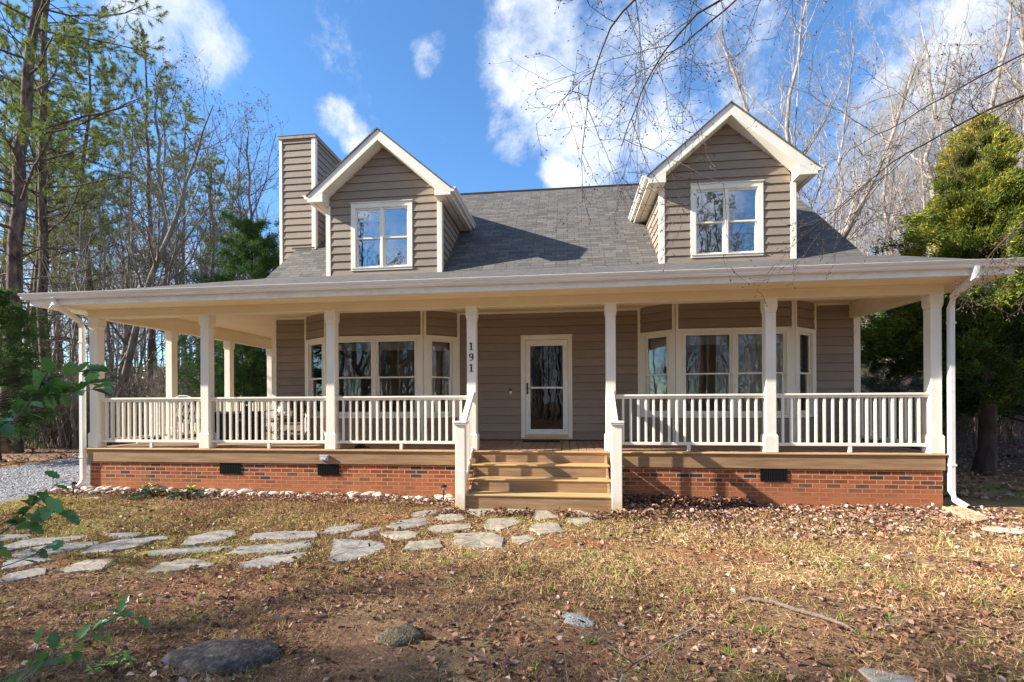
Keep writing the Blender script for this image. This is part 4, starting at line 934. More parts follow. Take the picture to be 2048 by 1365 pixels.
def leafquads(rs, C, D, Nn, ln, wd, val, fold=.25):
    """six-point folded leaves"""
    n = len(C); S = unit(np.cross(D, Nn)); Nn = unit(np.cross(S, D)); ln = np.broadcast_to(ln, n)[:, None]; wd = np.broadcast_to(wd, n)[:, None]
    a = rs.uniform(.2, .4, (n, 1)); b = rs.uniform(.6, .82, (n, 1)); w1 = rs.uniform(.7, 1.1, (n, 1)); w2 = rs.uniform(.7, 1.1, (n, 1)); cu = rs.uniform(-.3, .3, (n, 1))
    V = np.stack([C, C+D*ln*a+S*wd*.5*w1+Nn*wd*fold, C+D*ln*b+S*wd*.42*w2+Nn*wd*(fold+cu), C+D*ln+Nn*wd*cu, C+D*ln*b-S*wd*.42*w1+Nn*wd*(fold+cu*.5), C+D*ln*a-S*wd*.5*w2+Nn*wd*fold], 1).reshape(-1, 3)
    k = np.arange(n)[:, None]*6
    return V, np.concatenate([k+np.array([0, 1, 2, 3]), k+np.array([0, 3, 4, 5])]), np.repeat(val, 6)

BARK = {'pine': mat('pine_bark', (.15, .105, .08), .95, stops=[(.35, (.04, .028, .022)), (.5, (.11, .078, .06)), (.65, (.20, .145, .11)), (.8, (.27, .21, .17))], vscale=9, vdist=(1, 1, .35), bump=1, bscale=12, detail=8),
        'grey': mat('grey_bark', (.24, .21, .18), .95, stops=[(.3, (.10, .085, .07)), (.55, (.23, .20, .17)), (.8, (.36, .33, .29))], vscale=4, vdist=(1, 1, .4), bump=.6, bscale=18),
        'white': mat('white_sycamore_bark', (.60, .55, .48), .85, stops=[(.35, (.15, .12, .10)), (.47, (.26, .215, .18)), (.58, (.42, .37, .315)), (.8, (.60, .55, .49))], vscale=7, vdist=(1, 1, .4), bump=.4, bscale=14),
        'dark': mat('dark_wet_bark', (.09, .065, .05), .95, stops=[(.3, (.03, .022, .018)), (.7, (.12, .085, .065))], vscale=6, vdist=(1, 1, .4), bump=.9, bscale=14)}
NEED = vmat('pine_needles', [(0, (.08, .12, .02)), (.5, (.18, .235, .04)), (.85, (.32, .35, .07)), (1, (.30, .22, .08))], .6, .25, .35)
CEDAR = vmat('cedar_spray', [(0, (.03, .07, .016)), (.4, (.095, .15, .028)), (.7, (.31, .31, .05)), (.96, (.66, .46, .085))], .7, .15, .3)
DCEDAR = vmat('dark_cedar_spray', [(0, (.022, .055, .016)), (.5, (.06, .13, .03)), (1, (.14, .23, .05))], .7, .15, .2)
BROWNL = vmat('clinging_dead_leaf', [(0, (.10, .05, .025)), (.6, (.22, .12, .055)), (1, (.34, .22, .12))], .8, .1, .2)

def trunk_line(rs, H, lean, wob, pts=14, r0=.2, r1=.03):
    z = np.linspace(0, H, pts); w = np.cumsum(rs.normal(0, wob, (pts, 2)), 0); w -= w[0]
    P = np.stack([w[:, 0]+lean[0]*z/H, w[:, 1]+lean[1]*z/H, z], 1)[None]
    Rd = (r1+(r0-r1)*(1-z/H)**.85)[None]; Rd[0, 0] *= 1.35
    return P, Rd
def make_bare(name, seed, H=13, r0=.14, lean=(0, 0), wob=.12, bark='grey', limbs=16, ang=.75, fine=5, t0=.22, tw=3, leafy=0, spread=.42, up=.10, fork=0):
    rs = np.random.RandomState(seed); root = empty(name); g = Geo(); h = Geo(); rr_ = .40 if bark == 'white' else .52
    P, Rd = trunk_line(rs, H, lean, wob, 16, r0, .014); V, F = tubes(P, Rd, 8); g.add(V, F)
    if fork:
        P2, R2 = children(rs, P, Rd, fork, .12, .4, .28, lambda t: .75*(1-t*.3), .75, 14, up=.05, wob=.07); V, F = tubes(P2, R2, 7); g.add(V, F)
        P = None; src = [(trunk := (trunk_line(np.random.RandomState(seed), H, lean, wob, 16, r0, .014))), (P2, R2)]
    else: src = [(P, Rd)]
    for (P, Rd) in src:
        L1 = children(rs, P, Rd, limbs, t0, .98, ang, lambda t: spread*(1.05-t*.8), rr_, 8, up=up, wob=.12, minr=.008); V, F = tubes(*L1, 5); h.add(V, F)
        L2 = children(rs, *L1, fine+1, .15, 1., .7, .42, .55, 6, up=.07, wob=.16, minr=.006); V, F = tubes(*L2, 4); h.add(V, F)
        L3 = children(rs, *L2, fine, .15, 1., .75, .45, .6, 5, up=.06, wob=.18, minr=.0045); V, F = tubes(*L3, 3); h.add(V, F)
        if tw: L4 = children(rs, *L3, tw, .2, 1., .7, .5, .7, 4, up=.05, wob=.2, minr=.0035); V, F = tubes(*L4, 3); h.add(V, F)
        if leafy:
            q = (L4 if tw else L3)[0]; k = rs.randint(0, len(q), leafy); C = q[k, rs.randint(1, q.shape[1], leafy)]
            D = unit(rs.normal(0, 1, (leafy, 3))+[0, 0, -.7]); V, F, v = leafquads(rs, C, D, rs.normal(0, 1, (leafy, 3)), rs.uniform(.06, .10, leafy), .05, rs.uniform(0, 1, leafy))
            lv = Geo(); lv.add(V, F, v); lo_ = lv.build('leaves', BROWNL, root)
    g.build('trunk', BARK[bark], root, True); h.build('branches', BARK[bark], root, True)
    return root
def make_pine(name, seed, H=22, r0=.22, crown=.45, lean=(0, 0), tufts=2600, low=True, blen=.16, dens=1):
    rs = np.random.RandomState(seed); root = empty(name); g = Geo(); h = Geo(); f = Geo()
    P, Rd = trunk_line(rs, H, lean, .07, 18, r0, .03); V, F = tubes(P, Rd, 10); g.add(V, F)
    L1 = children(rs, P, Rd, int(46*dens), crown, .98, 1.25, lambda t: blen*(1.25-t), .30, 9, up=.03, wob=.10, minr=.012); V, F = tubes(*L1, 5); h.add(V, F)
    if low:
        Ld = children(rs, P, Rd, 22, .12, crown+.1, 1.4, lambda t: blen*.45+0*t, .16, 6, up=-.03, wob=.14, minr=.007); V, F = tubes(*Ld, 4); h.add(V, F)
        Le = children(rs, *Ld, 4, .3, 1, .7, .4, .6, 4, wob=.2, minr=.004); V, F = tubes(*Le, 3); h.add(V, F)
    L2 = children(rs, *L1, 7, .25, 1., .8, .34, .5, 6, up=.09, wob=.14, minr=.007); V, F = tubes(*L2, 4); h.add(V, F)
    L3 = children(rs, *L2, 4, .3, 1., .7, .4, .6, 4, up=.15, wob=.14, minr=.005); V, F = tubes(*L3, 3); h.add(V, F)
    Q = L3[0]; k = rs.randint(0, len(Q), tufts); t = rs.choice([Q.shape[1]-1, Q.shape[1]-1, Q.shape[1]-2], tufts); C = Q[k, t]; D = unit(Q[k, t]-Q[k, t-1])
    nb = 15; C = np.repeat(C, nb, 0)+np.repeat(D, nb, 0)*rs.uniform(-.10, .05, (tufts*nb, 1)); D = unit(np.repeat(D, nb, 0)*.8+rs.normal(0, .62, (tufts*nb, 3)))
    val = np.clip(np.repeat(rs.uniform(0, 1, tufts), nb)*.75+rs.uniform(-.1, .25, tufts*nb), 0, 1)
    V, F, v = blades(rs, C, D, rs.uniform(.13, .21, tufts*nb), .012, val, .12); f.add(V, F, v)
    g.build('trunk', BARK['pine'], root, True); h.build('branches', BARK['pine'], root, True); f.build('crown', NEED, root)
    return root
def make_cedar(name, seed, H=7.7, rad=2.5, r0=.17, z0=1.2, n=150, m=None, top=.12, lean=(0, 0), sprays=9, lf=.09, dens=1.0, shp=.62, ns=4., sp=.6):
    rs = np.random.RandomState(seed); root = empty(name); g = Geo(); h = Geo(); f = Geo()
    P, Rd = trunk_line(rs, H, lean, .035, 14, r0, .015); V, F = tubes(P, Rd, 9); g.add(V, F)
    t = z0/H+(1-z0/H)*rs.uniform(0, 1, n)**.9*.97; prof = np.clip(1.12*(1-t)**shp+top, 0, 1)*rad*rs.uniform(.65, 1.12, n)
    a = rs.uniform(0, 2*np.pi, n); k = 9; zi = t*H; cx = np.interp(zi, P[0, :, 2], P[0, :, 0]); cy = np.interp(zi, P[0, :, 2], P[0, :, 1])
    s = np.linspace(0, 1, k)[None]; el = rs.uniform(.05, .45, n)[:, None]+(t[:, None]*.5)
    Q = np.stack([cx[:, None]+np.cos(a)[:, None]*prof[:, None]*s, cy[:, None]+np.sin(a)[:, None]*prof[:, None]*s, zi[:, None]+prof[:, None]*(s*el-.20*s*s)], -1)+np.cumsum(rs.normal(0, .02, (n, k, 3)), 1)
    RQ = (.028*prof/rad+.008)[:, None]*np.linspace(1, .3, k)[None]; V, F = tubes(Q, RQ, 4); h.add(V, F)
    L2 = children(rs, Q, RQ, 10, .22, 1., .75, .30, .5, 5, up=.05, wob=.15, minr=.004); V, F = tubes(*L2, 3); h.add(V, F)
    L3 = children(rs, *L2, 6, .15, 1, .75, .5, .6, 4, up=.04, wob=.2, minr=.0025)
    B = np.concatenate([L3[0].reshape(-1, 3)[np.arange(1, len(L3[0])*4, 1)]]); 
    cl = vnoise(B[:, 0], B[:, 1]+B[:, 2]*.7, ns, seed)+.6*vnoise(B[:, 2], B[:, 0]-B[:, 1], 5.5, seed+1)
    keep = cl > -.16; B = B[keep]; cl = cl[keep]
    B = np.repeat(B, int(sprays*dens), 0)+rs.normal(0, .045, (len(B)*int(sprays*dens), 3)); clv = np.repeat(cl, int(sprays*dens))
    ax = np.stack([B[:, 0], B[:, 1], np.full(len(B), .35)], 1); D = unit(unit(ax)+rs.normal(0, sp, B.shape))
    hgt = np.clip((B[:, 2]-z0)/(H-z0), 0, 1); val = np.clip(.22+clv*.42+rs.normal(0, .13, len(B))+.42*hgt, 0, 1)  # yellower upwards: bronzed tips, with sunlit top and shaded base put into colour
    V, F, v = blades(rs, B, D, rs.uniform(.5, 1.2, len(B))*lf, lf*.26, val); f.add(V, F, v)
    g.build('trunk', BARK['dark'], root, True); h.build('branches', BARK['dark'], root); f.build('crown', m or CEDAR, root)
    return root
def place(o, p, rz=0, s=1.):
    o.location = (p[0], p[1], float(gz(p[0], p[1]))-.05); o.rotation_euler = (0, 0, rz); o.scale = (s, s, s); return o
def spot(px, d): p = at(px, 800, d); return p[:2]
ORD = ['first', 'second', 'third', 'fourth', 'fifth', 'sixth', 'seventh', 'eighth', 'ninth', 'tenth', 'eleventh', 'twelfth', 'thirteenth', 'fourteenth', 'fifteenth', 'sixteenth', 'seventeenth', 'eighteenth', 'nineteenth', 'twentieth', 'twenty first', 'twenty second', 'twenty third', 'twenty fourth', 'twenty fifth', 'twenty sixth', 'twenty seventh', 'twenty eighth', 'twenty ninth', 'thirtieth']
def stand(protos, spots, desc, cat, group):
    """spots: (px, distance, rotation, scale, proto index), ordered from left to right"""
    used = set(); spots = sorted(spots)
    for n, (px, d, rz, s, k) in enumerate(spots):
        o = protos[k] if k not in used else copy_tree(protos[k]); used.add(k)
        place(o, spot(px, d), rz, s); tag(o, desc % ORD[n] if '%s' in desc else desc, cat, group)
    for k, o in enumerate(protos):
        if k not in used: place(o, spot(spots[0][0]-30, spots[0][1]+4)); tag(o, desc % 'first', cat, group)

# left: tall pines
pines = [make_pine('pine_tree', 11, 23, .24, .30, (1.5, 0), 5200, blen=.20), make_pine('pine_tree', 12, 20, .17, .36, (.6, .2), 5000, blen=.19), make_pine('pine_tree', 13, 25, .21, .34, (-.5, 0), 5200, blen=.19)]
stand(pines, [(22, 15.5, .3, 1.0, 0), (66, 20, 2., .9, 1), (95, 19, 4., .95, 2), (48, 27, 1., 1, 1), (130, 33, 5., .95, 0), (196, 22, 3.5, .92, 1), (300, 30, 1.2, .95, 2), (250, 38, 2.2, 1, 0), (412, 33, .8, .86, 1), (370, 42, 4.1, 1, 2),
    (10, 36, 5.5, 1.0, 2), (160, 46, 2.9, 1.05, 1), (455, 48, 2.0, .95, 0)], '%s from the left of the tall pines left of the chimney', 'pine tree', 'tall pines left of the house')
# left: bare trees between the pines
bare = [make_bare('bare_tree', 21, 15, .13, (.5, 0), .10), make_bare('bare_tree', 22, 13, .10, (-.4, .3), .12, limbs=14), make_bare('bare_tree', 23, 16, .16, (0, .4), .12, leafy=900), make_bare('bare_tree', 24, 12, .08, (.3, 0), .14, limbs=15, fine=4)]
stand(bare, [(115, 24, 0, .9, 1), (150, 17, 1, .78, 3), (178, 28, 2, 1, 0), (215, 19, 3, .8, 1), (240, 26, 4, 1, 2), (270, 34, 5, 1.1, 0), (290, 22, .5, .9, 3), (325, 27, 1.5, 1, 0), (345, 20, 2.5, .95, 2), (372, 25, 3.5, .95, 1), (395, 36, 4.5, 1.2, 2),
    (430, 30, 5.5, 1., 3), (452, 23, .9, .95, 0), (480, 28, 1.9, 1.1, 1), (505, 24, 2.9, .98, 2), (535, 30, 3.9, 1.0, 0), (548, 38, 4.9, 1.1, 3), (560, 26, 5.9, .72, 1), (20, 24, .2, 1, 2), (75, 30, 1.2, 1.1, 0)],
    '%s from the left of the bare grey trees left of the chimney', 'bare tree', 'bare trees left of the house')
lt = make_bare('leaning_tree', 29, 12, .17, (6.5, -1.5), .08, limbs=12, t0=.35, up=.2); place(lt, spot(205, 20), -.12, 1); tag(lt, 'grey bare tree leaning far to the right behind the left porch roof', 'bare tree')
# behind the ridge
bk = [copy_tree(bare[1]), copy_tree(bare[3])]
for o, (px, d, s, lb) in zip(bk, ((690, 34, .92, 'bare tree top showing between chimney and left dormer'), (1200, 36, .80, 'bare tree top just over the roof ridge left of the right dormer'))): place(o, spot(px, d), 1.3, s); tag(o, lb, 'bare tree')
# right: pale sunlit trees
wh = [make_bare('pale_tree', 41, 20, .20, (.4, .2), .16, 'white', 17, .6, 6, .22, 3, 0, .40, .14, fork=2), make_bare('pale_tree', 42, 18, .11, (-.6, .2), .20, 'white', 19, .65, 6, .22, 3, 0, .34, .12), make_bare('pale_tree', 43, 15, .07, (.3, 0), .14, 'white', 18, .75, 5, .18, 3)]
stand(wh, [(1385, 40, 1, 1., 2), (1590, 21, 0.2, 1.0, 0), (1650, 24, 2, 1.05, 1), (1675, 30, 3, 1.1, 2), (1700, 36, 1.1, .9, 2), (1725, 28, 4, .9, 2), (1760, 22, 5, .8, 2), (1790, 27, .4, 1.1, 1), (1815, 34, 1.4, 1.2, 2), (1850, 25, 2.4, 1.05, 0), (1880, 31, 3.4, 1.1, 1),
    (1915, 24, 4.4, 1.05, 2), (1945, 28, 5.4, 1.1, 1), (1985, 22, .8, 1.05, 0), (2015, 30, 1.8, 1.2, 1), (2045, 24, 2.8, 1.1, 2), (1520, 36, 2.8, 1.0, 1), (1740, 44, 2.1, 1.1, 1), (1840, 42, .1, 1.1, 0), (1620, 33, 2.2, 1.1, 2), (1690, 26, 5.2, 1., 2), (1770, 32, 3.3, 1.1, 1), (1865, 36, 1.9, 1.2, 2), (1960, 38, 2.3, 1.2, 1), (2030, 36, 4.1, 1.2, 0), (1560, 27, 4.6, .9, 2)], '%s from the left of the pale sunlit bare trees right of the left dormer', 'bare tree', 'pale trees behind the right side of the house')
# cedars
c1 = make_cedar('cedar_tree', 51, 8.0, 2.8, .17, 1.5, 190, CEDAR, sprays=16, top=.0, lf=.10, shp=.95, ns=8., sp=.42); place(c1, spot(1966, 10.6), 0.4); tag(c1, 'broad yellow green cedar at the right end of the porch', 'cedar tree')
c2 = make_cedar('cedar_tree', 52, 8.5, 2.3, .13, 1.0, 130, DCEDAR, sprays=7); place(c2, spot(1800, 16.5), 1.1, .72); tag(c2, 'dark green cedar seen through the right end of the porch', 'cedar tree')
c2b = copy_tree(c2); place(c2b, spot(2075, 13), 2.1, .8); tag(c2b, 'dark cedar at the right edge behind the yellow green one', 'cedar tree')
c3 = copy_tree(c2); place(c3, spot(510, 19), 3, 1.02); tag(c3, 'dark green cedar between the bare trees and the chimney', 'cedar tree')
c4 = copy_tree(c2); place(c4, spot(-5, 13), 4, .55); tag(c4, 'dark green cedar at the left edge below the gutter corner', 'cedar tree')
c5 = copy_tree(c2); place(c5, spot(60, 19), 5, .38); tag(c5, 'low dark cedar behind the holly leaves on the left', 'cedar tree')
c6 = copy_tree(c2); place(c6, spot(485, 17), .5, .55); tag(c6, 'bushy cedar seen behind the left porch posts', 'cedar tree')

# ------------------------------------------------------------------ far woods, underbrush
def woods(seed=77, behind=False):
    rs = np.random.RandomState(seed); g = Geo(); n = 620
    px = rs.uniform(-500, 2550, n); d = rs.uniform(36, 90, n)
    if behind: base = np.stack([rs.uniform(-70, 70, n), rs.uniform(-75, -24, n)], 1); px = px*0
    else: base = np.array([spot(a, b) for a, b in zip(px, d)])
    z = gz(base[:, 0], base[:, 1])
    H = rs.uniform(9, 17, n)*np.where(px > 1250, 1.0, .9); H = np.where((px > 560) & (px < 1250), np.minimum(H, d*.26), H)
    k = 7; s = np.linspace(0, 1, k)
    P = np.stack([base[:, 0:1]+np.cumsum(rs.normal(0, .12, (n, k)), 1), base[:, 1:2]+np.cumsum(rs.normal(0, .12, (n, k)), 1), z[:, None]-.3+H[:, None]*s], -1); Rd = rs.uniform(.05, .16, n)[:, None]*np.linspace(1, .25, k)
    val = rs.uniform(0, 1, n)
    def ad(Q, sd, v): V, F = tubes(*Q, sd); g.add(V, F, np.repeat(v, len(V)//len(v)))
    ad((P, Rd), 4, val)
    L1 = children(rs, P, Rd, 9, .25, 1, .8, .26, .45, 5, up=.12, wob=.15, minr=.018); ad(L1, 3, np.repeat(val, 9))
    L2 = children(rs, *L1, 6, .2, 1, .7, .5, .6, 4, up=.08, wob=.18, minr=.011); ad(L2, 3, np.repeat(val, 54))
    return g
wm = vmat('far_wood_bark', [(0, (.11, .085, .07)), (.5, (.26, .21, .175)), (1, (.44, .37, .32))], .95, .1)
o = woods().build('distant_woods', wm); tag(o, kind='stuff')
o = woods(78, True).build('woods_behind_viewer', wm); tag(o, kind='stuff')
def brush(name, spots, seed, m, H=(.8, 2.6), per=26):
    rs = np.random.RandomState(seed); g = Geo(); B = []
    for px, d in spots:
        c = spot(px, d); B.append(c+rs.normal(0, .5, (per, 2)))
    B = np.concatenate(B); n = len(B); k = 6; s = np.linspace(0, 1, k); h = rs.uniform(*H, n); ln = rs.normal(0, .3, (n, 2))
    P = np.stack([B[:, :1]+ln[:, :1]*h[:, None]*s**1.6, B[:, 1:]+ln[:, 1:]*h[:, None]*s**1.6, gz(B[:, 0], B[:, 1])[:, None]-.03+h[:, None]*s], -1)+np.cumsum(rs.normal(0, .02, (n, k, 3)), 1)*s[None, :, None]
    Rd = (.006+.005*h)[:, None]*np.linspace(1, .3, k); v = rs.uniform(0, 1, n)
    def ad(Q, sd, v): V, F = tubes(*Q, sd); g.add(V, F, np.repeat(v, len(V)//len(v)))
    ad((P, Rd), 3, v); L1 = children(rs, P, Rd, 6, .2, 1, .7, .4, .6, 5, up=.08, wob=.2, minr=.004); ad(L1, 3, np.repeat(v, 6)); L2 = children(rs, *L1, 3, .2, 1, .7, .5, .6, 4, wob=.22, minr=.003); ad(L2, 3, np.repeat(v, 18))
    o = g.build(name, m); tag(o, kind='stuff'); return o
rs = np.random.RandomState(5)
bmat = vmat('underbrush_stem', [(0, (.09, .065, .05)), (.5, (.22, .17, .135)), (1, (.42, .34, .28))], .9, .1)
brush('underbrush', [(rs.uniform(-80, 560), rs.uniform(17, 40)) for _ in range(170)]+[(rs.uniform(1690, 2150), rs.uniform(14, 34)) for _ in range(120)], 6, bmat)
# broadleaf evergreens in the understorey (privet and holly, leafy)
def make_bush(name, seed, n, rad, H, m, ls=.05, per=5, stems=18):
    rs = np.random.RandomState(seed); root = empty(name); g = Geo(); f = Geo(); k = 7; s = np.linspace(0, 1, k)
    a = rs.uniform(0, 6.28, stems); e = rs.uniform(.2, 1, stems)*rad; h = H*rs.uniform(.6, 1, stems)
    P = np.stack([np.cos(a)[:, None]*e[:, None]*s**1.2, np.sin(a)[:, None]*e[:, None]*s**1.2, h[:, None]*s], -1)+np.cumsum(rs.normal(0, .02, (stems, k, 3)), 1)
    Rd = .018*H/2*np.linspace(1, .3, k)[None].repeat(stems, 0); V, F = tubes(P, Rd, 4); g.add(V, F)
    L1 = children(rs, P, Rd, 8, .15, 1, .8, .35, .5, 5, up=.05, wob=.15, minr=.004); V, F = tubes(*L1, 3); g.add(V, F)
    L2 = children(rs, *L1, 5, .15, 1, .7, .5, .6, 4, up=.03, wob=.15, minr=.003); V, F = tubes(*L2, 3); g.add(V, F)
    Q = L2[0]; q = rs.randint(0, len(Q), n); C = Q[q, rs.randint(1, 4, n)]+rs.normal(0, .03, (n, 3)); D = unit(rs.normal(0, 1, (n, 3))+[0, 0, .1])
    V, F, v = leafquads(rs, C, D, unit(rs.normal(0, .6, (n, 3))+[0, 0, 1]), rs.uniform(.7, 1.3, n)*ls, ls*.5, np.clip(rs.uniform(0, .8, n)+.2*vnoise(C[:, 0], C[:, 2], 3, 2), 0, 1), .15); f.add(V, F, v)
    g.build('stems', BARK['dark'], root); f.build('foliage', m, root); return root
GREENL = vmat('evergreen_leaf', [(0, (.03, .06, .015)), (.5, (.08, .14, .03)), (1, (.22, .27, .07))], .4, .4, .15)
b0 = make_bush('evergreen_shrub', 61, 5200, 1.5, 3.2, GREENL, .085)
for i, (px, d, s, lb) in enumerate(((235, 21, 1.0, 'leafy green shrub behind the left railing, nearest the corner post'), (520, 17.5, 1.0, 'green shrub behind the table on the left porch'), (385, 27, 1.2, 'pale green shrub in the woods left of the second porch post'), (100, 20, 1.0, 'green shrub beyond the gravel drive'), (-25, 17, 1.3, 'dense green shrub at the left edge beyond the drive'), (440, 22, 1.2, 'tall green shrub behind the left porch, right of the second post'), (1900, 24, .8, 'green shrub on the slope right of the cedar trunk'))):
    o = b0 if i == 0 else copy_tree(b0); place(o, spot(px, d), i*1.7, s); tag(o, lb, 'shrub')

# ------------------------------------------------------------------ trees outside the frame that shade the lawn, show in the windows and reach over it
ft = make_bare('overhanging_tree', 71, 13, .22, (0, 0), .10, 'dark', 16, .8, 5, .3, 3); place(ft, (7.5, -16.5), .4, 1.05); tag(ft, 'dark barked bare tree standing to the right behind the viewer', 'bare tree')
# its limbs reaching over the roof, drooping with buds
def limb(root_pts, r0, seed, name, label, per=16, ln=.30, bud=True, drop=.07):
    rs = np.random.RandomState(seed); root = empty(name); tag(root, label, 'branch'); g = Geo()
    P = np.array(root_pts, float)
    t = np.linspace(0, 1, len(P)); tt = np.linspace(0, 1, 18); P = np.stack([np.interp(tt, t, P[:, j]) for j in range(3)], 1)
    P[1:-1] = (P[:-2]+P[1:-1]*2+P[2:])/4; P[1:] += np.cumsum(rs.normal(0, .012, (17, 3)), 0); P = P[None]; Rd = (r0*np.linspace(1, .22, 18))[None]; V, F = tubes(P, Rd, 6); g.add(V, F)
    A = children(rs, P, Rd, per, .12, 1, .75, ln, .5, 8, up=-.01, wob=.12, droop=drop, minr=.005); V, F = tubes(*A, 4); g.add(V, F)
    B = children(rs, *A, 6, .15, 1, .8, .42, .6, 6, wob=.16, droop=drop*.6, minr=.0035); V, F = tubes(*B, 4); g.add(V, F)
    C = children(rs, *B, 4, .2, 1, .8, .42, .7, 4, wob=.2, minr=.0028); V, F = tubes(*C, 3); g.add(V, F)
    g.build('twigs', BARK['dark'], root)
    if bud:
        E = np.concatenate([C[0][:, -1], B[0][:, -1]]); D = unit(np.concatenate([C[0][:, -1]-C[0][:, -2], B[0][:, -1]-B[0][:, -2]]))
        Q = np.stack([E-D*.008, E+D*.004, E+D*.022], 1); V, F = tubes(Q, np.tile([.003, .0075, .001], (len(E), 1)), 4); b = Geo(); b.add(V, F); bo = b.build('buds', BARK['dark'], root); bo['kind'] = 'stuff'
    return root
lm = [([(1820, -260, 6.5), (1700, -160, 6.2), (1560, -70, 6.0), (1420, 0, 5.9), (1320, 110, 5.8), (1272, 220, 5.8), (1250, 290, 5.8)], .022, 'drooping bare limb hanging in front of the clouds left of the right dormer', 10, .30),
      ([(1500, -260, 6.3), (1420, -120, 6.0), (1330, -30, 5.8), (1250, 20, 5.7), (1200, 120, 5.7), (1175, 200, 5.7), (1160, 300, 5.7)], .020, 'bare limb entering at the top edge above the roof ridge', 10, .28),
      ([(1760, -300, 6.5), (1640, -150, 6.3), (1500, -20, 6.2), (1400, 70, 6.2), (1340, 120, 6.2), (1320, 160, 6.2)], .018, 'bare limb just above the right dormer peak', 10, .30),
      ([(2380, 40, 6.0), (2200, 130, 6.0), (2048, 205, 6.0), (1900, 262, 6.0), (1800, 320, 6.0), (1730, 375, 6.0), (1680, 420, 6.0)], .022, 'long bare limb entering from the right edge over the right dormer', 13, .24),
      ([(2330, -60, 7.0), (2150, 60, 7.0), (2020, 120, 7.0), (1880, 200, 7.0), (1780, 260, 7.0), (1700, 300, 7.0)], .020, 'upper bare limb entering from the right edge', 13, .28),
      ([(2300, 250, 5.5), (2180, 330, 5.5), (2070, 420, 5.5), (2000, 500, 5.5), (1960, 560, 5.5)], .012, 'thin bare limb hanging by the right downspout', 9, .22)]
for i, (pts, r0, lb, per, ln) in enumerate(lm): limb([at(*p) for p in pts], r0, 300+i, 'bare_limb', lb, per, ln)
# shade from the left, out of the frame
def shade(o, x, y, rz, s, lb, cat): place(o, (x, y), rz, s); tag(o, lb, cat); return o
oak = make_bare('oak_tree', 95, 12, .20, (0, 0), .12, 'grey', 18, .95, 5, .16, 4, 900, .45, .05)
for i, (x, y, s, rz) in enumerate(((-11.5, -9.0, .85, 0), (-7.5, -9.6, .65, 2), (-15, -10.8, 1.0, 4), (-19, -11.5, 1.1, 1), (-10, -11.5, .9, 3), (-12.5, -5.0, .42, 5), (-13.5, -7.7, .6, 2.5), (-16, -8.9, .75, 3.7))):
    o = oak if i == 0 else copy_tree(oak); shade(o, x, y, rz, s, '%s of the leafless oaks out of view to the left' % ORD[i], 'tree')
for i, (x, y, s) in enumerate(((-22, -12.5, 1.0), (-28, -14.5, 1.05), (-18, -14, 1), (-33, -17, 1.1))): o = copy_tree(pines[i % 3]); shade(o, x, y, i, s, '%s of the tall pines out of view to the left of the lawn' % ORD[i], 'pine tree')
for i, (x, y, s) in enumerate(((-5, -26, 1), (2, -24, 1.1), (8, -28, 1), (13, -24, 1.1), (-11, -29, 1.2), (-1, -33, 1.2), (5, -36, 1.3), (18, -30, 1.2), (-17, -24, 1), (-8, -38, 1.3), (10.5, -20, .8), (-3.5, -19, .8))):
    o = copy_tree(bare[i % 4]); shade(o, x, y, i*1.3, s, '%s of the bare trees behind the viewer mirrored in the windows' % ORD[i], 'bare tree')
for i, (x, y, s) in enumerate(((-9, -33, 1), (0, -40, 1), (9, -36, .9), (16, -38, 1), (24, -30, 1))): o = copy_tree(pines[i % 3]); shade(o, x, y, i, s, '%s of the pines standing behind the viewer' % ORD[i], 'pine tree')

# ------------------------------------------------------------------ grass and fallen leaves
def free_of_stones(x, y, pad=0.):
    ok = np.ones(len(x), bool)
    for w in FSW:
        w_ = np.array(w); w = [tuple(q) for q in w_.mean(0)+(w_-w_.mean(0))*.94]; lo = w_.min(0)-.05; hi = w_.max(0)+.05; b = (x > lo[0]) & (x < hi[0]) & (y > lo[1]) & (y < hi[1])
        if b.any():
            i = np.where(b)[0]; q = inside(x[i], y[i], w); ok[i[q]] = False
    ok &= ~((x > -1.75) & (x < .8) & (y > -.93)); ok &= y < .02
    return ok
GRASS = vmat('winter_grass', [(0, (.13, .06, .035)), (.3, (.29, .155, .08)), (.5, (.45, .29, .145)), (.7, (.66, .49, .27)), (.82, (.55, .46, .14)), (.9, (.28, .31, .06)), (1, (.15, .24, .045))], .8, .15, .15)
LEAF = vmat('fallen_leaf', [(0, (.06, .028, .02)), (.25, (.16, .07, .045)), (.5, (.30, .15, .085)), (.72, (.42, .25, .17)), (.88, (.44, .31, .24)), (1, (.50, .39, .34))], .7, .25, .1)
def in_view(x, y, m=60):
    v0, v1 = x-CAM[0], y-CAM[1]; z = v0*FW[0]+v1*FW[1]; u = v0*RT[0]+v1*RT[1]; return (z > 1.8) & (np.abs(u) < z*(1024+m)/FOC)
rs = np.random.RandomState(100)
n = 640000; x = rs.uniform(-10, 8, n); y = -7.93+rs.uniform(2.2, 8, n)
d = np.hypot(x, y+7.93)
cover = .55+.55*vnoise(x, y, 2.2, 9)+.35*vnoise(x, y, 7, 10)
bare_clay = sum(np.exp(-(((x-a)/b)**2+((y-c)/d_)**2)) for a, c, b, d_ in ((-3.2, -4.2, 1.1, .4), (-1.5, -3.7, .8, .25), (2.2, -4.3, .8, .25), (4.2, -2.9, .8, .2), (3.4, -1.7, .9, .2), (-5.5, -3.6, .8, .3)))+np.exp(-(((x-1.4)/1.6)**2+((y+2.65)/.35)**2))+np.exp(-(((x-.2)/1.0)**2+((y+2.4)/.25)**2))+np.exp(-(((x+2.6)/1.)**2+((y+1.5)/.3)**2))+np.exp(-(((x-.0)/.8)**2+((y+4.7)/.3)**2))
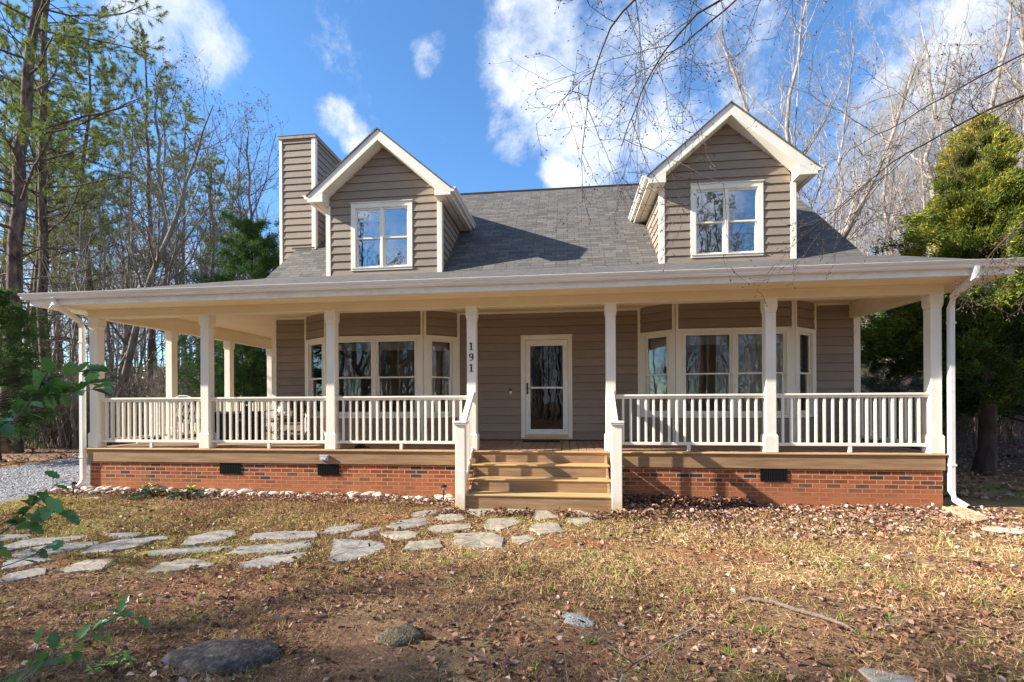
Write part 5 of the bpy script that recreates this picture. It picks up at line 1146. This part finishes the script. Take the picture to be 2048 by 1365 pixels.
k = in_view(x, y) & free_of_stones(x, y) & (rs.uniform(0, 1, n) < np.clip(cover, .08, 1)*(1-.85*np.clip(bare_clay, 0, 1))*np.clip((-.35-y)*1.5, 0, 1)*np.clip(.35+3.2/d, 0, 1)) & (x < 6.5) & ((x > -8.8) | (y < -2.4))
x, y = x[k], y[k]; n = len(x); d = d[k]
green = vnoise(x, y, 3., 21)+.5*vnoise(x, y, 9, 22)
sun_straw = .5*np.exp(-(((y+2.6)/1.0)**2))*(x > -1.5)+.22*vnoise(x, y, 1.7, 31)  # straw band coloured as if in sun, plus random tone
fore = np.clip((-3.35-y)/.7, 0, 1)
v = .36+.34*sun_straw*(1-fore)-.03*fore-.10*np.clip((-1.0-x)/1.5, 0, 1)+.22*vnoise(x, y, 4, 33)+.12*vnoise(x, y, 12, 34)+rs.normal(0, .13, n); v = np.clip(v, 0, .76)  # browner left lawn and foreground: tree shade put into the blade colour
mossy = np.zeros(n)
for bx, by, rx, ry in ((-6.3, -2.6, 2.2, .6), (-7.6, -1.6, 1.6, .6), (-4.3, -3.1, 1.6, .5), (-8.3, -1.0, 1.2, .5), (-.4, -1.4, .8, .3), (-3.6, -1.9, 1.2, .35), (1.7, -1.2, .5, .2)): mossy = np.maximum(mossy, np.exp(-((x-bx)/rx)**2-((y-by)/ry)**2))
q = rs.uniform(0, 1, n) < mossy*np.clip(.55+.9*vnoise(x, y, 4.5, 41), 0, 1)*.8; v[q] = rs.uniform(.77, .87, q.sum())
g = rs.uniform(0, 1, n) < np.clip(.11+.26*green, 0, .5); v[g] = rs.uniform(.82, 1, g.sum())
az = rs.uniform(0, 6.283, n); el = np.where(rs.uniform(0, 1, n) < .62, rs.uniform(0, .35, n), rs.uniform(.35, 1.25, n))
C = np.stack([x, y, gz(x, y)+rs.uniform(-.004, .014, n)], 1); D = np.stack([np.cos(az)*np.cos(el), np.sin(az)*np.cos(el), np.sin(el)], 1)
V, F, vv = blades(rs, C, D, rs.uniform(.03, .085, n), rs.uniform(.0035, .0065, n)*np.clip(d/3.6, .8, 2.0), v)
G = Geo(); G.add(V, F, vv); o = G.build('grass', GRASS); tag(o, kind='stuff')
# short green moss and clover tufts
def leaves(n, x, y, seed, lo=.03, hi=.07, hlift=.02, vmean=.45, tilt=.5):
    rs = np.random.RandomState(seed); z = gz(x, y)+rs.uniform(.002, hlift, n); az = rs.uniform(0, 6.28, n)
    D = unit(np.stack([np.cos(az), np.sin(az), rs.normal(0, tilt*.6, n)], 1)); Nn = unit(np.stack([rs.normal(0, tilt, n), rs.normal(0, tilt, n), np.ones(n)], 1))
    ln = rs.uniform(lo, hi, n); V, F, v = leafquads(rs, np.stack([x, y, z], 1), D, Nn, ln, ln*rs.uniform(.35, .95, n), np.clip(rs.normal(vmean, .28, n), 0, 1), rs.uniform(.05, .55, (n, 1)))
    return V, F, v
LG = Geo()
def scat(n, x0, x1, y0, y1, seed, f=None, **k):
    r = np.random.RandomState(seed); x = r.uniform(x0, x1, n); y = r.uniform(y0, y1, n); ok = free_of_stones(x, y) | (y > .02)
    if f is not None: ok &= r.uniform(0, 1, n) < f(x, y)
    x, y = x[ok], y[ok]; LG.add(*leaves(len(x), x, y, seed, **k))
cl = lambda s, sd: (lambda x, y: np.clip(.45+.9*vnoise(x, y, s, sd), .03, 1))
scat(15000, -8, 6.5, -5.9, -.9, 1, cl(3.2, 5), lo=.022, hi=.06, vmean=.48)
scat(7500, -4.5, 4.8, -5.9, -3.3, 2, cl(3, 6), lo=.018, hi=.058, vmean=.46)
scat(24000, -7, 5.5, -5.9, -1.0, 32, cl(2.6, 16), lo=.008, hi=.024, hlift=.02, vmean=.5, tilt=.8)
scat(9500, .8, 6.4, -2.2, -.02, 3, lambda x, y: np.clip(.95-np.abs(y+.6)*.65+.55*vnoise(x, y, 3.3, 3), 0, 1), hlift=.035, vmean=.62, lo=.035, hi=.075, tilt=.6)
scat(1500, -2.0, 2.2, -1.3, -.85, 4, hlift=.06, vmean=.28, tilt=.7)
scat(1500, .75, 2.8, -.4, -.02, 14, hlift=.12, vmean=.25, tilt=.8)
scat(5200, -9.0, -1.7, -.75, -.02, 5, lambda x, y: np.clip(1.2-np.abs(y+.3)*1.6, 0, 1), hlift=.04, vmean=.5, lo=.025, hi=.06)
# on the flagstones, steps and deck edge a few strays
r = np.random.RandomState(8); xx = r.uniform(-7, 1, 120); yy = r.uniform(-3.6, -1.0, 120); V, F, v = leaves(120, xx, yy, 81, hlift=.02, vmean=.3); V[:, 2] += .035; LG.add(V, F, v)
# woodland floor
def back(n, x0, x1, y0, y1, seed, **k):
    r = np.random.RandomState(seed); x = r.uniform(x0, x1, n); y = y0+(y1-y0)*r.uniform(0, 1, n)**1.3; ok = ~inside(x, y, DRV) & in_view(x, y) & ~((x > -9) & (x < 5.8) & (y > -.1) & (y < 11)); LG.add(*leaves(ok.sum(), x[ok], y[ok], seed, **k))
back(9000, -32, -9, 2, 24, 21, lo=.06, hi=.12, hlift=.05, vmean=.5, tilt=.6); back(16000, 5.8, 24, .8, 22, 22, lo=.05, hi=.12, hlift=.05, vmean=.62, tilt=.6)
back(3000, -16, -9, -3, 9, 23, lo=.04, hi=.08)
o = LG.build('fallen_leaves', LEAF); tag(o, kind='stuff')
# clumps of taller grass
r = np.random.RandomState(55); n = 260; cx = r.uniform(-6, 5.5, n); cy = r.uniform(-5.9, -1.2, n); q = free_of_stones(cx, cy) & in_view(cx, cy); cx, cy = cx[q], cy[q]; n = len(cx); k_ = 26
bx = np.repeat(cx, k_)+r.normal(0, .022, n*k_); by = np.repeat(cy, k_)+r.normal(0, .022, n*k_); a = r.uniform(0, 6.28, n*k_); e = r.uniform(.35, 1.4, n*k_)
vv = np.clip(np.repeat(np.where(r.uniform(0, 1, n) < .55, .93, .55), k_)+r.normal(0, .07, n*k_), 0, 1); G = Geo()
V, F, v = blades(r, np.stack([bx, by, gz(bx, by)], 1), np.stack([np.cos(a)*np.cos(e), np.sin(a)*np.cos(e), np.sin(e)], 1), r.uniform(.05, .12, n*k_), .0055, vv, .2); G.add(V, F, v); o = G.build('grass_tufts', GRASS); tag(o, kind='stuff')
# pebbles on the drive
r = np.random.RandomState(9); n = 26000; x = r.uniform(-16, -9, n); y = r.uniform(-3, 9, n); q = inside(x, y, DRV) & (edge_dist(x, y, DRV) > r.uniform(-.0, .25, n)) & in_view(x, y); x, y = x[q], y[q]; n = len(x)
s = r.uniform(.011, .03, n); O = np.array([[1, 0, 0], [0, 1, 0], [-1, 0, 0], [0, -1, 0], [0, 0, .7], [0, 0, -.7]])[None]*s[:, None, None]*r.uniform(.6, 1.2, (n, 6, 1))
a = r.uniform(0, 6.28, n); ca, sa = np.cos(a)[:, None], np.sin(a)[:, None]; O = np.stack([O[..., 0]*ca-O[..., 1]*sa, O[..., 0]*sa+O[..., 1]*ca, O[..., 2]], -1)
V = O+np.stack([x, y, gz(x, y)+.022], 1)[:, None]; F = (np.arange(n)[:, None, None]*6+np.array([[0, 1, 4], [1, 2, 4], [2, 3, 4], [3, 0, 4]])[None]).reshape(-1, 3)
o = npmesh('gravel', V.reshape(-1, 3), [F], vmat('gravel_stone', [(0, (.10, .10, .11)), (.5, (.24, .24, .255)), (1, (.46, .45, .44))], .9), None, np.repeat(r.uniform(0, 1, n), 6)); tag(o, kind='stuff')

# ------------------------------------------------------------------ holly branches close on the left
HOLLY = vmat('holly_leaf', [(0, (.06, .14, .03)), (.5, (.14, .28, .055)), (1, (.30, .45, .11))], .3, .5, .35)
def holly_leaf_mesh():
    k = 9; t = np.linspace(0, 1, k); w = np.sin(np.pi*np.clip(t*.93+.05, 0, 1))**.75*.27; w[1:-1:2] *= 1.22; w[2:-1:2] *= .86; w[0] = .012; w[-1] = .0
    z = -.12*t**2; mid = np.stack([t, 0*t, z], 1); l = np.stack([t+.02, w, z+w*.30], 1); r_ = np.stack([t+.02, -w, z+w*.30], 1)
    V = np.concatenate([mid, l, r_]); F = [(i, i+1, k+i+1, k+i) for i in range(k-1)]+[(i+1, i, 2*k+i, 2*k+i+1) for i in range(k-1)]
    return V, np.array(F)
HV, HF = holly_leaf_mesh()
def holly(paths, seed, label, nleaf, root=None, ls=.05, tw=.24):
    rs = np.random.RandomState(seed); root = root or empty('holly_branch'); g = Geo(); f = Geo()
    for pts, r0, side in paths:
        P = np.array([at(*p) for p in pts]); t = np.linspace(0, 1, len(P)); tt = np.linspace(0, 1, 14); P = np.stack([np.interp(tt, t, P[:, j]) for j in range(3)], 1)[None]
        P[0, 1:-1] = (P[0, :-2]+2*P[0, 1:-1]+P[0, 2:])/4; Rd = (r0*np.linspace(1, .3, 14))[None]; V, F = tubes(P, Rd, 7); g.add(V, F)
        A = children(rs, P, Rd, side, .3, 1, .7, tw, .55, 6, wob=.1, minr=.0014); V, F = tubes(*A, 5); g.add(V, F)
        Q = np.concatenate([A[0].reshape(-1, 3), P[0, 6:]]); T_ = np.concatenate([(unit(np.gradient(A[0], axis=1))).reshape(-1, 3), unit(np.gradient(P[0], axis=0))[6:]])
        for i in rs.randint(0, len(Q), nleaf):
            d = unit(T_[i]*.7+rs.normal(0, .6, 3)+np.array([0, 0, .05])); nn = unit(np.array([0, -.25, 1.])+rs.normal(0, .45, 3)); s = unit(np.cross(nn, d)); nn = np.cross(d, s); L_ = ls*rs.uniform(.65, 1.2)
            M_ = np.stack([d, s, nn]); f.add(Q[i]+(HV@M_)*L_, HF, np.full(len(HV), np.clip(rs.normal(.45, .22), 0, 1)))
    g.build('stem', BARK['grey'], root, True); o = f.build('leaves', HOLLY, root, True)
    if label: tag(root, label, 'branch')
    return root
hb = holly([([(-290, 1060, 1.5), (-150, 960, 1.42), (-30, 890, 1.36), (35, 835, 1.32), (75, 785, 1.3), (95, 745, 1.28)], .0065, 5)], 1, 'green holly branch reaching in from the left in front of the downspout', 88, ls=.05, tw=.17)
holly([([(-240, 1180, 1.5), (-120, 1130, 1.46), (0, 1070, 1.42), (45, 1035, 1.4), (75, 990, 1.38)], .005, 5)], 2, 'holly sprig at the left edge over the gravel and flagstones', 44)
holly([([(-200, 1420, 1.5), (-60, 1385, 1.5), (60, 1335, 1.55), (150, 1285, 1.6), (215, 1245, 1.62), (255, 1215, 1.65)], .004, 4)], 3, 'thin holly twig crossing low over the lawn at bottom left', 19)
holly([([(-160, 1460, 1.35), (-20, 1400, 1.35), (70, 1345, 1.4), (115, 1300, 1.42)], .004, 5)], 4, 'dark holly sprig in the bottom left corner', 13)
holly([([(-180, 1190, 1.6), (-40, 1150, 1.6), (60, 1115, 1.62), (120, 1080, 1.65)], .003, 3)], 5, 'faint holly twig over the lowest flagstones at the left edge', 9)
# the rest of the holly shrub they grow on, out of the frame
rs_ = np.random.RandomState(3)
hs = empty('holly_shrub'); p0 = at(-420, 1200, 1.5); g0 = np.array([p0[0]-.25, p0[1]-.2, float(gz(p0[0], p0[1]))])
mb = MB()
for k in range(7):
    e = g0+np.array([rs_.normal(-.1, .35), rs_.normal(-.1, .35), 1.1+k*.18]); mb.tube([g0+rs_.normal(0, .03, 3)*(1, 1, 0), g0*.5+e*.5+rs_.normal(0, .05, 3), e], [.014, .01, .005], 6)
for e in (at(-260, 1060, 1.5), at(-240, 1180, 1.5), at(-200, 1420, 1.5), at(-160, 1460, 1.35), at(-180, 1190, 1.6)): mb.tube([g0+np.array([0, 0, .15]), g0*.45+e*.55+np.array([0, 0, .05]), e], [.013, .010, .007], 6)
mb.build('stems', BARK['grey'], hs); tag(hs, 'holly shrub out of view on the left that carries the near branches', 'shrub')

# bare forked saplings at the bottom of the picture
def sapling(paths, label, r0):
    m = MB()
    for pts, a, b in paths: m.tube([at(*p) for p in pts], list(np.linspace(a, b, len(pts))), 6)
    o = m.build('bare_sapling', BARK['grey'], smooth=True); tag(o, label, 'sapling')
sapling([([(1225, 1420, 2.2), (1245, 1350, 2.2), (1268, 1328, 2.2), (1320, 1295, 2.2), (1365, 1268, 2.2), (1390, 1255, 2.2), (1400, 1243, 2.2)], .0055, .0025), ([(1268, 1328, 2.2), (1225, 1298, 2.2), (1180, 1272, 2.2), (1150, 1258, 2.2)], .0035, .0012), ([(1246, 1349, 2.2), (1240, 1310, 2.19), (1252, 1295, 2.18)], .002, .001)], 'forked bare sapling at the bottom edge right of centre', .005)
sapling([([(1308, 1430, 2.4), (1330, 1365, 2.4), (1350, 1310, 2.4), (1358, 1262, 2.4), (1352, 1225, 2.4), (1356, 1200, 2.4)], .004, .0012), ([(1352, 1300, 2.4), (1372, 1280, 2.39), (1385, 1272, 2.38)], .002, .001)], 'thin upright bare sapling just right of the forked one', .004)
sapling([([(1140, 1440, 2.1), (1136, 1365, 2.1), (1130, 1310, 2.1), (1126, 1262, 2.1)], .0028, .001)], 'single thin pale stem left of the forked sapling', .003)
sapling([([(1090, 1450, 2.3), (1060, 1365, 2.3), (1035, 1330, 2.3), (1018, 1290, 2.3)], .0022, .0008)], 'wispy bent twig at the bottom centre', .002)

# small plants
def rosette(name, c, n, ls, m, seed, label, cat='plant', up=.5, H=.16):
    rs = np.random.RandomState(seed); root = empty(name); g = Geo(); f = Geo(); a = rs.uniform(0, 6.28, n); e = rs.uniform(.15, 1.25, n); h = H*rs.uniform(.5, 1, n)
    B = np.array([c[0], c[1], float(gz(c[0], c[1]))]); tip = B+np.stack([np.cos(a)*np.cos(e)*h*1.5, np.sin(a)*np.cos(e)*h*1.5, np.sin(e)*h+.02], 1)
    P = np.stack([np.repeat(B[None], n, 0), (B+tip)/2+[0, 0, .03], tip], 1); V, F = tubes(P, np.full((n, 3), .003), 4); g.add(V, F)
    for j in range(5):
        aa = a+(j-2)*.6; D = unit(np.stack([np.cos(aa), np.sin(aa), rs.normal(-.1, .2, n)], 1)); V, F, v = leafquads(rs, tip, D, unit(np.stack([rs.normal(0, .3, n), rs.normal(0, .3, n), np.ones(n)], 1)), rs.uniform(.7, 1.2, n)*ls, ls*.36, rs.uniform(0, 1, n), .15); f.add(V, F, v)
    g.build('stems', BARK['dark'], root); f.build('leaves', m, root); tag(root, label, cat); return root, f, tip
HEL = vmat('hellebore_leaf', [(0, (.018, .05, .03)), (.5, (.04, .10, .05)), (1, (.11, .19, .10))], .35, .5, .15); YEL = vmat('yellow_green_bloom', [(0, (.45, .50, .05)), (1, (.75, .68, .08))], .6, .2, .3); BRIGHT = vmat('bright_weed_leaf', [(0, (.10, .25, .03)), (1, (.26, .45, .08))], .5, .3, .3)
for i, (px, py, n, lb) in enumerate(((305, 990, 24, 'dark leaved plant with yellow green blooms among the rocks, left one'), (372, 992, 26, 'dark leaved plant with yellow green blooms among the rocks, right one'), (272, 996, 14, 'small dark leaved plant at the left end of the planted rocks'), (405, 990, 10, 'low green plant right of the flowering ones'))):
    c = onZ(px, py+4, -.79); root, f, tip = rosette('hellebore', c, n, .10, HEL, 40+i, lb, H=.17)
    if i < 2:
        b = Geo(); r = np.random.RandomState(i); C = c+np.array([(-.06, .12)[i], -.02, .20])+r.normal(0, .035, (14, 3)); V, F, v = leafquads(r, C, unit(r.normal(0, 1, (14, 3))), unit(r.normal(0, 1, (14, 3))), .04, .03, r.uniform(0, 1, 14)); b.add(V, F, v); b.build('blooms', YEL, root)
c = onZ(228, 1345, -.79); rosette('weed', c, 16, .035, BRIGHT, 60, 'bright green weed in the lawn left of the boulder', H=.10)
c = onZ(1363, 1000, -.79); rosette('ground_shrub', c, 22, .05, HEL, 61, 'tiny dark green shrub against the bricks right of the steps', 'shrub', H=.10)
c = onZ(868, 1008, -.79); rosette('sprout', c, 8, .03, BRIGHT, 62, 'small green sprout in the bed beside the path light near the steps', H=.08)
c = onZ(925, 1007, -.79); rosette('sprout', c, 9, .028, BRIGHT, 63, 'small yellowish sprout at the foot of the left newel', H=.07)

# solar path lights
def path_light(px, py, tilt, lb, h=.27):
    c = onZ(px, py, -.79); r = empty('path_light', (c[0], c[1], -.80)); tag(r, lb, 'path light', 'solar path lights'); r.rotation_euler = (0, tilt, 0)
    m = MB(); m.tube([(0, 0, -.02), (0, 0, h*.62)], .010, 8); m.build('stake', M['bronze'], r)
    m = MB(); m.tube([(0, 0, h*.62), (0, 0, h*.66)], [.012, .034], 10); m.tube([(0, 0, h*.86), (0, 0, h*.90), (0, 0, h*.985), (0, 0, h)], [.052, .055, .03, .008], 12)
    for i in range(6): a = i*math.pi/3; m.tube([(.028*math.cos(a), .028*math.sin(a), h*.65), (.036*math.cos(a), .036*math.sin(a), h*.87)], .0035, 5)
    m.build('lantern_cage', M['bronze'], r); m = MB(); m.tube([(0, 0, h*.66), (0, 0, h*.86)], .024, 10); m.build('lens', M['clear'], r)
path_light(147, 994, .0, 'black path light by the left downspout'); path_light(459, 981, -.35, 'tilted black path light in the rocks between the two crawl vents'); path_light(887, 1001, .03, 'black path light just left of the steps')

# porch furniture
m = MB(); m.box(-.93, -.17, 1.72, 2.10, .002, .014)
for i in range(24): m.box(-.92+i*.031, -.905+i*.031, 1.73, 2.09, .014, .018)
o = m.build('doormat', M['dark']); tag(o, 'thin dark doormat in front of the storm door', 'doormat')
CU = mat('dark_cushion', (.10, .075, .065), .9, var=(.06, .045, .04), vscale=12); PIL = mat('pale_cushion', (.72, .71, .68), .9, var=(.5, .5, .5), vscale=9); PL = mat('black_wicker', (.025, .025, .027), .6, var=(.012, .012, .013), vscale=30, bump=.6)
IR = mat('wrought_iron', (.08, .07, .065), .4); SIL = mat('bright_iron', (.55, .54, .52), .35)
def chair(x, y, rz, lb, m_iron, arms=True, pillow=False):
    r = empty('patio_chair', (x, y, 0)); r.rotation_euler = (0, 0, rz); tag(r, lb, 'patio chair')
    m = MB(); w, dd = .28, .27
    for sx in (-1, 1):
        m.tube([(sx*w, -dd, .42), (sx*(w+.02), -dd-.02, .2), (sx*w, -dd, .0)], .011, 6); m.tube([(sx*w, dd, 0), (sx*w, dd-.02, .42), (sx*w, dd+.08, .92)], .012, 6)
        m.tube([(sx*w, dd, .64), (sx*(w+.04), 0, .67), (sx*(w+.03), -dd, .64), (sx*w, -dd, .42)], .011, 6)
        m.tube([(sx*w, -dd, .25), (sx*w, 0, .12), (sx*w, dd, .25)], .009, 6); m.tube([(sx*w, -dd, .12), (sx*w, 0, .25), (sx*w, dd, .12)], .009, 6)
    m.tube([(-w, dd+.08, .92), (-.1, dd+.09, .97), (.1, dd+.09, .97), (w, dd+.08, .92)], .012, 6)
    for z in (.42,): m.box(-w, w, -dd, dd, z-.012, z)
    m.build('frame', m_iron, r)
    m = MB()
    for k in range(-4, 5):
        for s in (-1, 1):
            p = [(k*.14+s*(-.25), .42), (k*.14+s*.25, .92)]
            (x0, z0), (x1, z1) = p; t0 = 0; t1 = 1
            for bx in (-w, w):
                t = (bx-x0)/(x1-x0)
                if (x1-x0)*(1 if bx > 0 else -1) > 0: t1 = min(t1, t)
                else: t0 = max(t0, t)
            if t1-t0 > .05: f = lambda t: (x0+(x1-x0)*t, dd+.01+.08*(.0+t), z0+(z1-z0)*t); m.tube([f(t0), f(t1)], .005, 5)
    m.build('lattice_back', m_iron, r)
    m = MB(); m.box(-w+.02, w-.02, -dd, dd-.03, .425, .50); m.build('seat_cushion', CU, r, bevel=.03)
    m = MB(); m.hexa([(-w+.03, dd-.09, .50), (w-.03, dd-.09, .50), (w-.03, dd-.01, .50), (-w+.03, dd-.01, .50)], [(-w+.03, dd-.03, .90), (w-.03, dd-.03, .90), (w-.03, dd+.05, .90), (-w+.03, dd+.05, .90)]); m.build('back_cushion', CU, r, bevel=.02)
    if pillow:
        rm_ = rock_mesh('pillow', 3, 3, 1, .0); o = bpy.data.objects.new('throw_pillow', rm_); rm_.materials.append(PIL); COL.objects.link(o); o.location = (x-.05, y+.02, .69); o.scale = (.36, .16, .34); o.rotation_euler = (-.25, 0, rz); tag(o, 'white throw pillow on the iron chair at the house wall', 'pillow')
    return r
chair(-7.72, 1.35, 2.9, 'iron patio chair with lattice back and dark cushion, its back to the railing', SIL); chair(-5.98, 1.62, -.5, 'iron patio chair with pillow beside the bay window', IR, pillow=True)
t = empty('patio_table', (-6.95, 1.55, 0)); tag(t, 'square black wicker patio table between the two iron chairs', 'table')
m = MB(); m.box(-.36, .36, -.36, .36, .60, .64); m.build('table_top', PL, t, bevel=.008)
m = MB(); m.box(-.31, .31, -.31, .31, .02, .60)
for s in (-1, 1):
    for q in (-1, 1): m.box(s*.33-.02, s*.33+.02, q*.33-.02, q*.33+.02, .0, .60)
m.build('table_base', PL, t)
pt = empty('potted_plant', (-6.82, 1.58, .64)); tag(pt, 'potted plant with long green leaves on the patio table', 'potted plant')
m = MB(); m.tube([(0, 0, 0), (0, 0, .04), (0, 0, .12)], [.06, .075, .085], 14); m.build('pot', PL, pt)
r = np.random.RandomState(4); n = 60; a = r.uniform(0, 6.28, n); f = Geo(); D = unit(np.stack([np.cos(a), np.sin(a), r.uniform(.5, 1.6, n)], 1)); V, F, v = leafquads(r, np.tile([0, 0, .12], (n, 1))+D*.03, D, r.normal(0, 1, (n, 3)), r.uniform(.14, .26, n), .03, r.uniform(0, 1, n)); f.add(V, F, v); f.build('leaves', BRIGHT, pt)
m = MB(); m.tube([(-3.72, .32, .003), (-3.72, .32, .03), (-3.72, .32, .07)], [.10, .10, .05], 14); m.tube([(-3.66, .30, .035), (-3.55, .24, .02), (-3.50, .2, .012)], .012, 6); o = m.build('coiled_cable', M['dark'], smooth=True); tag(o, 'small black coil lying on the deck behind the left railing', 'cable')
